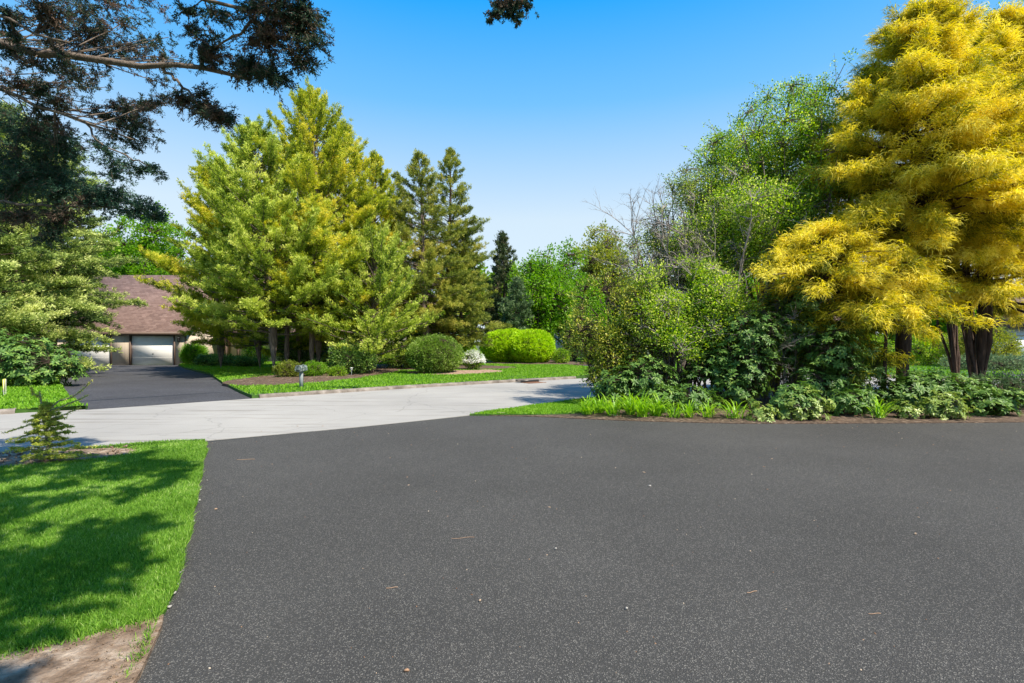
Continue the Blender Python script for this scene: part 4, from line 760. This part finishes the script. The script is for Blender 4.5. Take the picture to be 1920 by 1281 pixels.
vis = [ # px, py, Y, radius, twigs, kind, tint
 (520, 30, 4.9, .30, 60, 0, .45), (560, 60, 4.9, .24, 44, 0, .5), (500, 90, 5.0, .28, 60, 0, .55), (550, 115, 5.0, .22, 40, 0, .5), (520, 140, 5.1, .20, 36, 0, .4), (470, 130, 5.2, .20, 34, 0, .5), (590, 85, 4.9, .13, 14, 0, .4), (575, 15, 4.9, .2, 26, 0, .4), (470, 20, 4.9, .22, 30, 0, .5),
 (440, 115, 5.3, .2, 26, 0, .5), (405, 105, 5.3, .17, 18, 0, .5), (375, 95, 5.3, .15, 14, 0, .5), (340, 30, 5.0, .14, 10, 0, .5), (300, 20, 5.0, .2, 14, 0, .5), (350, 60, 5.1, .14, 9, 0, .5), (400, 30, 5.0, .16, 12, 0, .5),
 (210, 15, 5.1, .26, 40, 0, .55), (150, 12, 5.2, .26, 40, 0, .55), (90, 10, 5.3, .24, 34, 0, .5), (180, 45, 5.2, .2, 22, 0, .5), (245, 40, 5.1, .16, 14, 0, .5), (40, 30, 5.4, .16, 12, 0, .5),
 (130, 90, 5.5, .17, 14, 0, .5), (180, 78, 5.5, .2, 20, 0, .55), (225, 90, 5.5, .2, 18, 0, .5), (270, 85, 5.5, .15, 12, 0, .5), (60, 120, 5.7, .15, 12, 0, .5), (20, 110, 5.7, .18, 16, 0, .5), (120, 125, 5.6, .18, 14, 0, .5), (180, 130, 5.6, .14, 8, 0, .5),
 (30, 150, 5.9, .2, 24, 0, .55), (80, 165, 5.9, .18, 20, 0, .5), (130, 160, 5.8, .16, 14, 0, .4), (115, 185, 5.9, .16, 12, 0, .5),
 (260, 200, 5.8, .2, 34, 0, .6), (240, 220, 5.8, .2, 30, 0, .5), (290, 195, 5.7, .18, 24, 0, .5), (270, 240, 5.8, .2, 40, 0, .35), (300, 270, 5.8, .14, 14, 0, .3), (245, 265, 5.8, .16, 22, 0, .4), (320, 195, 5.6, .14, 16, 0, .5),
 (340, 190, 5.5, .17, 24, 0, .45), (380, 210, 5.45, .2, 40, 0, .5), (420, 230, 5.4, .17, 34, 0, .45), (390, 180, 5.4, .12, 10, 0, .4), (330, 165, 5.5, .1, 8, 0, .4),
 (200, 290, 5.9, .16, 12, 1, .4), (250, 310, 5.9, .16, 16, 1, .4), (290, 325, 5.9, .12, 10, 1, .4), (215, 320, 6, .2, 24, 1, .4),
 (60, 260, 6.3, .34, 90, 1, .45), (20, 290, 6.4, .36, 90, 1, .4), (90, 300, 6.3, .3, 80, 1, .4), (50, 330, 6.4, .34, 80, 1, .4), (120, 330, 6.3, .26, 50, 1, .4), (10, 230, 6.5, .3, 50, 1, .45), (140, 290, 6.2, .22, 34, 1, .4), (15, 360, 6.4, .26, 44, 1, .4), (100, 360, 6.2, .24, 34, 1, .4),
 (170, 350, 6.2, .24, 34, 1, .4), (215, 365, 6.1, .22, 30, 1, .4), (260, 385, 6.0, .2, 26, 1, .4), (280, 405, 6, .14, 16, 1, .35), (240, 400, 6, .18, 18, 1, .4), (190, 385, 6.1, .2, 22, 1, .4), (150, 375, 6.1, .2, 22, 0, .6),
 (40, 400, 6.3, .22, 24, 0, .7), (90, 410, 6.2, .22, 30, 0, .6), (130, 405, 6.2, .17, 16, 0, .6), (95, 440, 6.2, .17, 22, 0, .45), (85, 465, 6.2, .11, 10, 0, .4), (10, 410, 6.3, .2, 16, 0, .6),
 (930, 6, 13.5, .3, 16, 0, .5), (955, 10, 13.5, .33, 20, 0, .5), (985, 4, 13.5, .33, 20, 0, .5), (922, 28, 13.5, .24, 12, 0, .4), (950, 30, 13.5, .25, 18, 0, .45), (970, 30, 13.5, .22, 14, 0, .4), (915, 45, 13.5, .12, 6, 0, .4), (972, 46, 13.5, .11, 6, 0, .4)]
for _k in range(62):
    if _k < 40: a_, b_, c_ = r.uniform(0, 440), r.uniform(0, 130), 5.4
    else: a_, b_, c_ = r.uniform(0, 230), r.uniform(130, 320), 6.0
    vis.append((a_, b_, c_, r.uniform(.09, .16), int(r.uniform(4, 8)), 0, r.uniform(.35, .6)))
for px, py, Y, rad, tw, kd, tnt in vis:
    if 125 < px < 335 and py < 285: Y *= 1.2; rad *= 1.2
    needle_clump(PP(px, py, Y), rad * .98, int(tw * 1.45), cg if kd else cr, tnt, **({'L': .08, 'w': .024} if Y > 8 else {}))
# canopy above the frame: it shades the near lawn
ca, sa = SUN_H.x, SUN_H.y; ct_ = 1 / math.tan(SUN_EL); nf = vnoise(r, 8, (.5, 1.3)); nf2 = vnoise(r, 8, (.6, 1.2)); cnt = 0; tries = 0
LE = np.array(LEFT_EDGE)
while cnt < 560 and tries < 9000:
    tries += 1; sxp, syp = r.uniform(-9, -2.0), r.uniform(2.0, 8.6); edge = np.interp(syp, LE[:, 1], LE[:, 0])
    top = np.interp(sxp, [-9, -7, -5.4], [6.3, 7.3, 8.2])
    if sxp > edge - .35 or syp > top: continue
    if nf(np.array([[sxp * 1.5, syp * 2.4, 0]]))[0] < -.55: continue
    if nf2(np.array([[sxp * 7, syp * 11, 1.]]))[0] < .0: continue
    h = r.uniform(6.0, 8.0); c = (sxp + ca * ct_ * h, syp + sa * ct_ * h, h)
    vy = c[1]
    if vy > .3 and (640.5 - (h - CAMH - .35) / vy * F) > -20 and abs(c[0]) < vy * 1.1: continue
    needle_clump(c, .135, 10, cg, .45, L=.08, w=.035, per=9); cnt += 1
tk.build('trunk', M['barkn'], NT, smooth=True); cr.build('brown_foliage', M['near'], NT); cg.build('green_foliage', M['nearg'], NT)

# ------------------------------------------------------------------ the house across the road
def siding(name, col):
    m, t, p, o = newmat(name); c = coords(t); sx_ = N(t, 'ShaderNodeSeparateXYZ'); t.links.new(c, sx_.inputs[0])
    ml = N(t, 'ShaderNodeMath', operation='MULTIPLY'); t.links.new(sx_.outputs[0], ml.inputs[0]); ml.inputs[1].default_value = 1 / .2
    fr = N(t, 'ShaderNodeMath', operation='FRACT'); t.links.new(ml.outputs[0], fr.inputs[0])
    r1 = ramp(t, [(0.0, (.45,) * 3), (.07, (1, 1, 1)), (1, (1, 1, 1))]); t.links.new(fr.outputs[0], r1.inputs[0])
    n = noise(t, 2, 5, .6, c); r2 = ramp(t, [(.3, tuple(q * .9 for q in col)), (.7, tuple(q * 1.06 for q in col))]); t.links.new(n.outputs[0], r2.inputs[0])
    mu = N(t, 'ShaderNodeMix', data_type='RGBA', blend_type='MULTIPLY'); mu.inputs[0].default_value = .5
    t.links.new(r2.outputs[0], mu.inputs[6]); t.links.new(r1.outputs[0], mu.inputs[7]); t.links.new(mu.outputs[2], p.inputs['Base Color']); p.inputs['Roughness'].default_value = .75
    b = N(t, 'ShaderNodeBump'); b.inputs['Strength'].default_value = .7; b.inputs['Distance'].default_value = .015; t.links.new(r1.outputs[0], b.inputs['Height']); t.links.new(b.outputs[0], p.inputs['Normal'])
    return m
def shingles():
    m, t, p, o = newmat('brown_shingles'); c = coords(t); sp_ = N(t, 'ShaderNodeSeparateXYZ'); t.links.new(c, sp_.inputs[0])
    cb = N(t, 'ShaderNodeCombineXYZ'); t.links.new(sp_.outputs[0], cb.inputs[0]); t.links.new(sp_.outputs[2], cb.inputs[1])
    b = N(t, 'ShaderNodeTexBrick'); t.links.new(cb.outputs[0], b.inputs['Vector']); b.inputs['Scale'].default_value = 1
    b.inputs['Brick Width'].default_value = .33; b.inputs['Row Height'].default_value = .12; b.inputs['Mortar Size'].default_value = .008
    b.inputs['Color1'].default_value = (.125, .075, .062, 1); b.inputs['Color2'].default_value = (.20, .13, .11, 1); b.inputs['Mortar'].default_value = (.09, .05, .045, 1)
    n = noise(t, 1.2, 6, .6, c); r1 = ramp(t, [(.3, (.88,) * 3), (.7, (1.12,) * 3)]); t.links.new(n.outputs[0], r1.inputs[0])
    mu = N(t, 'ShaderNodeMix', data_type='RGBA', blend_type='MULTIPLY'); mu.inputs[0].default_value = 1
    t.links.new(b.outputs[0], mu.inputs[6]); t.links.new(r1.outputs[0], mu.inputs[7]); t.links.new(mu.outputs[2], p.inputs['Base Color']); p.inputs['Roughness'].default_value = .9
    bp = N(t, 'ShaderNodeBump'); bp.inputs['Strength'].default_value = .6; bp.inputs['Distance'].default_value = .02; bp.invert = True; t.links.new(b.outputs['Fac'], bp.inputs['Height']); t.links.new(bp.outputs[0], p.inputs['Normal'])
    return m
M['siding'] = siding('tan_siding', (.50, .41, .32)); M['cream'] = siding('cream_siding', (.62, .54, .44)); M['shingle'] = shingles()
M['trim'] = plain('brown_trim', (.13, .085, .065)); M['gdoor'] = surfmat('white_garage_door', [(.3, (.76, .74, .71)), (.7, (.82, .80, .77))], 2, rough=.5, bump=0)
M['glass'] = plain('dark_glass', (.05, .06, .07), .1); M['black'] = plain('black_metal', (.03, .03, .03), .4); M['white'] = plain('white_paint', (.75, .75, .73), .5)
M['frontdoor'] = plain('salmon_door', (.42, .25, .18)); M['conc'] = plain('concrete', (.45, .43, .4), .9)

H_ = empty('house', (-29, 37.8, 0), 'tan house with a steep brown shingle roof and two white garage doors', 'house')
hx, hy = -29, 37.8
def hb(name, boxes, m, parent=None, bev=0):
    mb = MB()
    for b in boxes: mb.box(b[0] - hx, b[1] - hx, b[2] - hy, b[3] - hy, b[4], b[5])
    return mb.build(name, m, parent or H_)
D1 = (-32.75, -29.66); D2 = (-28.16, -24.98); DH = 2.17
hb('wall', [(-36, D1[0] - .1, 37.8, 38.0, 0, 2.6), (D1[1] + .1, D2[0] - .1, 37.8, 38.0, 0, 2.6), (D2[1] + .1, -24.05, 37.8, 38.0, 0, 2.6), (D1[0] - .1, D1[1] + .1, 37.8, 38, DH + .1, 2.6), (D2[0] - .1, D2[1] + .1, 37.8, 38, DH + .1, 2.6),
            (-24.25, -24.05, 38.0, 48, 0, 2.6), (-36, -35.8, 38.0, 48, 0, 2.6)], M['siding'])
for a, b in (D1, D2):
    f = hb('door_frame', [(a - .1, a, 37.77, 37.97, 0, DH), (b, b + .1, 37.77, 37.97, 0, DH), (a - .1, b + .1, 37.77, 37.97, DH, DH + .1)], M['trim'])
    d = hb('garage_door', [(a + .002, b - .002, 37.90, 37.94, .01, 2.168)] + [(a + .01, b - .01, 37.897, 37.901, z - .004, z + .004) for z in (.55, 1.09, 1.63)], M['gdoor'])
    c = (a + b) / 2; hb('handle', [(c - .06, c + .06, 37.87, 37.9, .82, .86)], M['black'], d)
hb('wall_lamp', [(-24.62, -24.5, 37.65, 37.78, 1.72, 1.98), (-24.66, -24.46, 37.61, 37.795, 1.98, 2.02), (-24.6, -24.52, 37.6, 37.79, 2.1, 2.13)], M['black'])
hb('floodlight', [(-29.05, -28.85, 37.62, 37.79, 2.28, 2.38)], M['black'])
hb('corner_trim', [(-24.14, -24.02, 37.76, 37.798, 0, 2.28)], M['trim'])
def roofm(x0, x1, y0, z0, y1, z1, y2, z2, th=.14):
    mb = MB(); x0 -= hx; x1 -= hx; y0 -= hy; y1 -= hy; y2 -= hy
    V = [(x, y, z) for x in (x0, x1) for (y, z) in ((y0, z0), (y1, z1), (y2, z2), (y2, z2 - th), (y1, z1 - th), (y0, z0 - th))]
    mb.addm(V, [(0, 6, 7, 1), (1, 7, 8, 2), (2, 8, 9, 3), (3, 9, 10, 4), (4, 10, 11, 5), (5, 11, 6, 0), (0, 1, 4, 5), (1, 2, 3, 4), (6, 11, 10, 7), (7, 10, 9, 8)]); return mb
rf = roofm(-36.6, -23.75, 37.58, 2.44, 43.2, 7.35, 49, 2.42).build('roof', M['shingle'], H_)
hb('fascia', [(-36.6, -23.75, 37.54, 37.576, 2.24, 2.45)], M['trim'])
mb = MB(); mb.addm([(x - hx, y - hy, z) for x in (-24.25, -24.06) for (y, z) in ((38.2, 2.6), (48.4, 2.6), (43.2, 7.0))], [(0, 1, 2), (3, 5, 4), (0, 3, 4, 1), (1, 4, 5, 2), (2, 5, 3, 0)]); mb.build('gable', M['siding'], H_)
# entrance wing
hb('wing_wall', [(-24.0, -15.5, 42.0, 42.2, 0, 2.7), (-15.5, -10.5, 40.0, 40.2, 0, 2.7), (-15.7, -15.5, 40.2, 42, 0, 2.7), (-10.5, -10.3, 40, 50, 0, 2.7)], M['cream'])
hb('front_door', [(-23.9, -23.2 + .1, 41.93, 41.98, 0.05, 2.15)], M['frontdoor'])
for xx in (-22.95, -22.0, -20.4, -17.2): hb('post', [(xx, xx + .16, 40.9, 41.06, 0, 2.4)], M['trim'])
for xx in (-21.6, -19.2, -14.2, -12.4):
    yy = 42.0 if xx < -16 else 40.0
    w = hb('window', [(xx, xx + 1.1, yy - .04, yy - .005, .9, 2.1)], M['glass'])
    hb('window_frame', [(xx - .08, xx, yy - .07, yy - .002, .82, 2.18), (xx + 1.1, xx + 1.18, yy - .07, yy - .002, .82, 2.18), (xx, xx + 1.1, yy - .07, yy - .002, 2.1, 2.18), (xx, xx + 1.1, yy - .07, yy - .002, .82, .9), (xx + .52, xx + .58, yy - .07, yy - .002, .9, 2.1)], M['white'], w)
roofm(-23.7, -10.0, 40.6, 2.5, 46, 6.2, 51, 2.5).build('wing_roof', M['shingle'], H_)
roofm(-16.2, -9.9, 39.4, 2.75, 45, 5.9, 50.6, 2.75).build('wing_roof', M['shingle'], H_)

# white house at the far right and a pale house glimpsed behind the lime hedge
def far_house(px, Y, w, lab, seed, hgt=2.8, garage=True, wallm='white'):
    x0 = X(px, Y); o = empty('house', (x0, Y, .05), lab, 'house'); mb = MB(); mb.box(0, w, 0, 8, 0, hgt); mb.build('wall', M[wallm], o)
    m = MB(); m.addm([(x, y, z) for x in (-.4, w + .4) for (y, z) in ((-.5, hgt), (4, hgt + 3.0), (8.5, hgt), (4, hgt - .02))], [(0, 4, 5, 1), (1, 5, 6, 2), (0, 3, 7, 4), (3, 2, 6, 7), (0, 1, 3), (1, 2, 3), (4, 7, 5), (5, 7, 6)]); m.build('roof', M['shingle'], o)
    for k in range(3):
        a = .8 + k * w / 3.2; q = MB(); q.box(a, a + 1.9, -.05, -.004, .1 if garage and k < 2 else .9, 2.15)
        d = q.build('garage_door' if garage and k < 2 else 'window', M['gdoor'] if garage and k < 2 else M['glass'], o)
        f = MB(); f.box(a - .09, a, -.08, -.003, .05, 2.25); f.box(a + 1.9, a + 1.99, -.08, -.003, .05, 2.25); f.box(a, a + 1.9, -.08, -.003, 2.15, 2.25); f.build('frame', M['trim'] if not garage else M['siding'], d)
far_house(1885, 43, 11, 'pale house with garage doors at the right edge beyond the bend', 1)
far_house(1046, 52, 6, 'grey-white house glimpsed between the lime hedge and the laurel', 2, garage=False)
far_house(1420, 48, 10, 'pale house hidden behind the rhododendrons across the bend', 3, garage=False)

# ------------------------------------------------------------------ mailbox, lamp, sign, drain
def mailbox(px, Y):
    o = empty('mailbox', (X(px, Y), Y, LZ), 'weathered grey mailbox on a square post beside the kerb', 'mailbox', rz=-.12); o.scale = (1.05, .8, .92)
    p = MB(); p.box(-.05, .05, -.05, .05, -.1, .62); p.build('post', M['postg'], o)
    a = MB(); a.box(-.045, .045, -.22, .22, .62, .66); a.build('bracket', M['postg'], o)
    b = MB(); n = 12; prof = [(-.105, .66), (.105, .66)] + [(.105 * math.cos(t), .78 + .105 * math.sin(t)) for t in np.linspace(0, math.pi, n)]; k = len(prof)
    V = [(x, y, z) for y in (-.27, .27) for x, z in prof]; 
    for i in range(k): j = (i + 1) % k; b.addm([V[i], V[j], V[k + j], V[k + i]], [(0, 1, 2, 3)])
    b.addm([(0, .27, .76)] + V[k:], [(0, 1 + i, 1 + (i + 1) % k) for i in range(k)]); b.build('box', M['boxg'], o)
    d = MB(); pr = [(x * 1.04, (z - .76) * 1.04 + .76) for x, z in prof]; W2 = [(x, y, z) for y in (-.285, -.265) for x, z in pr]
    for i in range(k): j = (i + 1) % k; d.addm([W2[i], W2[j], W2[k + j], W2[k + i]], [(0, 1, 2, 3)])
    d.addm([(0, -.285, .76)] + W2[:k], [(0, 1 + i, 1 + (i + 1) % k) for i in range(k)]); dd = d.build('door', M['boxg'], o)
    h = MB(); h.box(-.03, .03, -.31, -.286, .83, .85); h.build('handle', M['black'], dd)
    s = MB(); s.box(-.06, .06, -.292, -.287, .67, .72); s.build('dark_slot', M['black'], dd)
    fl = MB(); fl.box(.107, .112, -.16, -.13, .74, .92); fl.box(.107, .112, -.13, -.05, .86, .92); fl.build('flag', M['boxg'], o)
M['postg'] = plain('grey_post', (.22, .25, .25)); M['boxg'] = surfmat('weathered_metal', [(.35, (.06, .08, .075)), (.5, (.12, .15, .14)), (.62, (.28, .31, .29))], 14, 6, rough=.5, bump=.2)
mailbox(565, 18.2)
o = empty('garden_light', (X(659, 24.0), 24.0, .13), 'small pale path light in the mulch right of the mailbox', 'path light')
m = MB(); m.tube([(0, 0, 0), (0, 0, .3)], .012, 6); m.build('stake', M['postg'], o); m = MB(); m.tube([(0, 0, .28), (0, 0, .36), (0, 0, .38), (0, 0, .40)], [.04, .05, .09, .02], 10); m.build('lamp_head', M['white'], o)
M['yellow'] = plain('yellow_sign', (.62, .60, .10)); M['violet'] = plain('violet_paint', (.13, .08, .3))
o = empty('yard_sign', (X(8, 15.6), 15.6, .09), 'small yellow yard sign on the far left lawn before the rhododendron', 'sign', rz=-.9)
m = MB(); m.box(-.26, .26, -.008, .008, .12, .52); m.build('panel', M['yellow'], o); m = MB(); m.box(-.26, .26, -.013, -.009, .12, .19); m.build('lower_band', M['violet'], o)
for s in (-.2, .2): m = MB(); m.tube([(s, .012, 0), (s, .012, .5)], .006, 5); m.build('stake', M['white'], o)
# kerb inlet
gx, gy = X(990, 22.05), 22.05; ang = math.atan2(3.4, 4.5)
o = empty('storm_drain', (gx, gy, 0.0), 'dark storm drain inlet in the far kerb with a rusty grate', 'drain', rz=ang)
m = MB(); m.box(-.6, .6, -.12, .10, .05, .135); m.build('lintel', M['kerb'], o)
m = MB(); m.box(-.5, .5, -.135, -.121, .006, .11); m.build('opening', M['black'], o)
M['rust'] = plain('rusty_iron', (.22, .11, .065), .8); m = MB()
for k in range(9): m.box(-.45 + k * .1, -.40 + k * .1, -.62, -.16, .002, .018)
m.box(-.47, .47, -.66, -.62, .002, .022); m.box(-.47, .47, -.16, -.135, .002, .022); m.build('grate', M['rust'], o)

# ------------------------------------------------------------------ litter on the asphalt
M['dry'] = leafmat('dry_leaf', [(0, (.16, .08, .04)), (.5, (.34, .2, .12)), (1, (.6, .5, .38))], .1, .7, .2)
M['stone'] = plain('pale_stone', (.34, .32, .29), .8)
def stray(name, px, py, L, a, w, lab, cat, mt='dry'):
    x, y = G(px, py); r = R_(int(px * 7 + py)); mb = MB(); t = np.linspace(-.5, .5, 6)
    if w < .008: mb.tube(np.c_[t * L, .08 * L * np.sin(t * 5), .004 + 0 * t], w, 4, .6)
    else:
        q = [(-.5, 0), (-.2, .5), (.2, .45), (.5, 0), (.2, -.5), (-.2, -.4)]; top = [(u * L, v * w, .006 + .012 * abs(v) + .004 * r.random()) for u, v in q]; bot = [(u_ * .9, v_ * .9, .001) for u_, v_, _ in top]
        mb.addm(top + bot, [(0, 1, 5), (1, 2, 4, 5), (2, 3, 4), (6, 11, 7), (7, 11, 10, 8), (8, 10, 9)] + [(i, 6 + i, 6 + (i + 1) % 6, (i + 1) % 6) for i in range(6)], float(r.uniform(.3, 1)))
    o = mb.build(name, M[mt], loc=(x, y, .008)); o.rotation_euler[2] = a; return tag(o, lab, cat)
stray('pine_needle', 868, 1011, .20, .05, .0018, 'long tan pine needle lying in the middle of the dark driveway', 'pine needle')
stray('pine_needle', 735, 1105, .08, .1, .0022, 'short tan needle below and left of the long one on the driveway', 'pine needle')
stray('pine_needle', 1410, 1113, .085, .2, .0024, 'reddish needle on the right front part of the driveway', 'pine needle')
stray('pine_needle', 1640, 1154, .08, -.05, .0022, 'reddish needle near the lower right of the driveway', 'pine needle')
stray('pine_needle', 461, 863, .25, .02, .0030, 'pale needle near the far left corner of the driveway', 'pine needle')
stray('fallen_leaf', 1218, 913, .05, 1.2, .035, 'pale curled leaf alone on the right of the driveway centre', 'leaf', 'stone')
stray('fallen_leaf', 1716, 1004, .03, .3, .012, 'small brown leaf on the right part of the driveway', 'leaf')
stray('fallen_leaf', 1042, 1032, .02, .8, .014, 'tiny pale leaf just right of the long needle', 'leaf', 'stone')
stray('fallen_leaf', 1175, 1145, .02, .5, .012, 'tiny white leaf scrap at the bottom centre-right of the driveway', 'leaf', 'stone')
stray('fallen_leaf', 900, 1130, .022, .9, .010, 'small reddish leaf scrap at the bottom centre of the driveway', 'leaf')
stray('fallen_leaf', 762, 1262, .035, .1, .012, 'brown leaf scrap at the very bottom edge of the driveway', 'leaf')
stray('fallen_leaf', 405, 957, .035, 1.0, .014, 'pale bent leaf near the left edge of the driveway', 'leaf')
r = R_(900); mb = MB(); n = 520
n = 260; sz = 0; yy = 2.4 + 9.0 * r.random(n) ** 1.1; xx = r.uniform(-1, 1, n) * np.minimum(yy * 1.05, 11)
ok = xx > np.interp(yy, LE[:, 1], LE[:, 0]) + .08; ok &= yy < 10.6; xx, yy = xx[ok], yy[ok]; n = len(xx)
sz = r.lognormal(math.log(.0045), .45, n) * np.maximum(1, yy / 5); a = r.uniform(0, 6.28, n); el = r.uniform(1, 3, n)
for k in range(n):
    c, s = math.cos(a[k]), math.sin(a[k]); L, w = sz[k] * el[k] * .5, sz[k] * .5; q = [(-L, 0), (0, w), (L, 0), (0, -w)]
    v = [(xx[k] + c * u - s * t, yy[k] + s * u + c * t, .009 + .003 * r.random()) for u, t in q]; vb = [(x, y, .0062) for x, y, _ in v]
    mb.addm(v + vb, [(0, 1, 2, 3)] + [(i, 4 + i, 4 + (i + 1) % 4, (i + 1) % 4) for i in range(4)], float(r.uniform(0, 1)))
tag(mb.build('driveway_litter', M['dry']), 'tiny scraps of dry leaf and needle scattered over the dark driveway', 'litter', None, 'stuff')
# sticks, pine straw and stones in the bed, on the bare soil
r = R_(901); mb = MB()
def scatter_straw(poly, n, z, L0):
    pa = np.array(poly); p = r.uniform(pa.min(0), pa.max(0), (n * 4, 2)); p = p[inside(p, poly)][:n]
    for x, y in p:
        a = r.uniform(0, 6.28); L = L0 * r.uniform(.4, 1.4); mb.tube([(x, y, z), (x + math.cos(a) * L, y + math.sin(a) * L, z + .02 * r.random())], [.004, .002], 3, float(r.random()), cap=False)
scatter_straw(BED, 900, .08, .16); scatter_straw(B0, 160, .07, .06); scatter_straw(B6, 160, .045, .05); scatter_straw(B1, 400, .19, .2)
tag(mb.build('ground_twigs', M['dry']), 'dry twigs and straw lying on the mulch and bare soil', 'twigs', None, 'stuff')
r = R_(902); mb = MB()
pa = np.array([(-2.0, 2.6), (-2.35, 3.55), (-3.3, 5.3), (-4.0, 6.6)])
for k in range(46):
    t = r.random() * 3; i = int(t); q = pa[i] + (pa[i + 1] - pa[i]) * (t - i) + r.normal(0, .02, 2); s = r.uniform(.008, .022); d = unit(r.normal(0, 1, (8, 3)))
    ic = np.array([(x, y, z) for x in (-1, 1) for y in (-1, 1) for z in (-1, 1)]) * .6 + d * .35; ic = ic * s * [1, 1, .6] + [q[0], q[1], .02]
    mb.add(ic, [(0, 1, 3, 2), (4, 6, 7, 5), (0, 4, 5, 1), (2, 3, 7, 6), (0, 2, 6, 4), (1, 5, 7, 3)])
tag(mb.build('gravel', M['stone']), 'small pebbles along the left edge of the dark driveway', 'gravel', None, 'stuff')

# loose crumbs of soil on the bare patches
r = R_(903); mb = MB()
for poly, n, z, smax in ((B6, 900, .046, .012), (B0, 420, .085, .022)):
    pa = np.array(poly); p = r.uniform(np.maximum(pa.min(0), [-12, 1.8]), pa.max(0), (n * 8, 2)); p = p[inside(p, poly) & (np.abs(p[:, 0]) < p[:, 1] * 1.1)][:n]
    for q in p:
        sz_ = r.uniform(.2, 1) ** 2 * smax; ic = np.array([(x, y, z_) for x in (-1, 1) for y in (-1, 1) for z_ in (-1, 1)]) * .6 + unit(r.normal(0, 1, (8, 3))) * .4
        mb.add(ic * sz_ + [q[0], q[1], z - .006], [(0, 1, 3, 2), (4, 6, 7, 5), (0, 4, 5, 1), (2, 3, 7, 6), (0, 2, 6, 4), (1, 5, 7, 3)])
tag(mb.build('soil_crumbs', M['dirt']), 'loose crumbs of soil on the bare patches of the near lawn', 'soil', None, 'stuff')
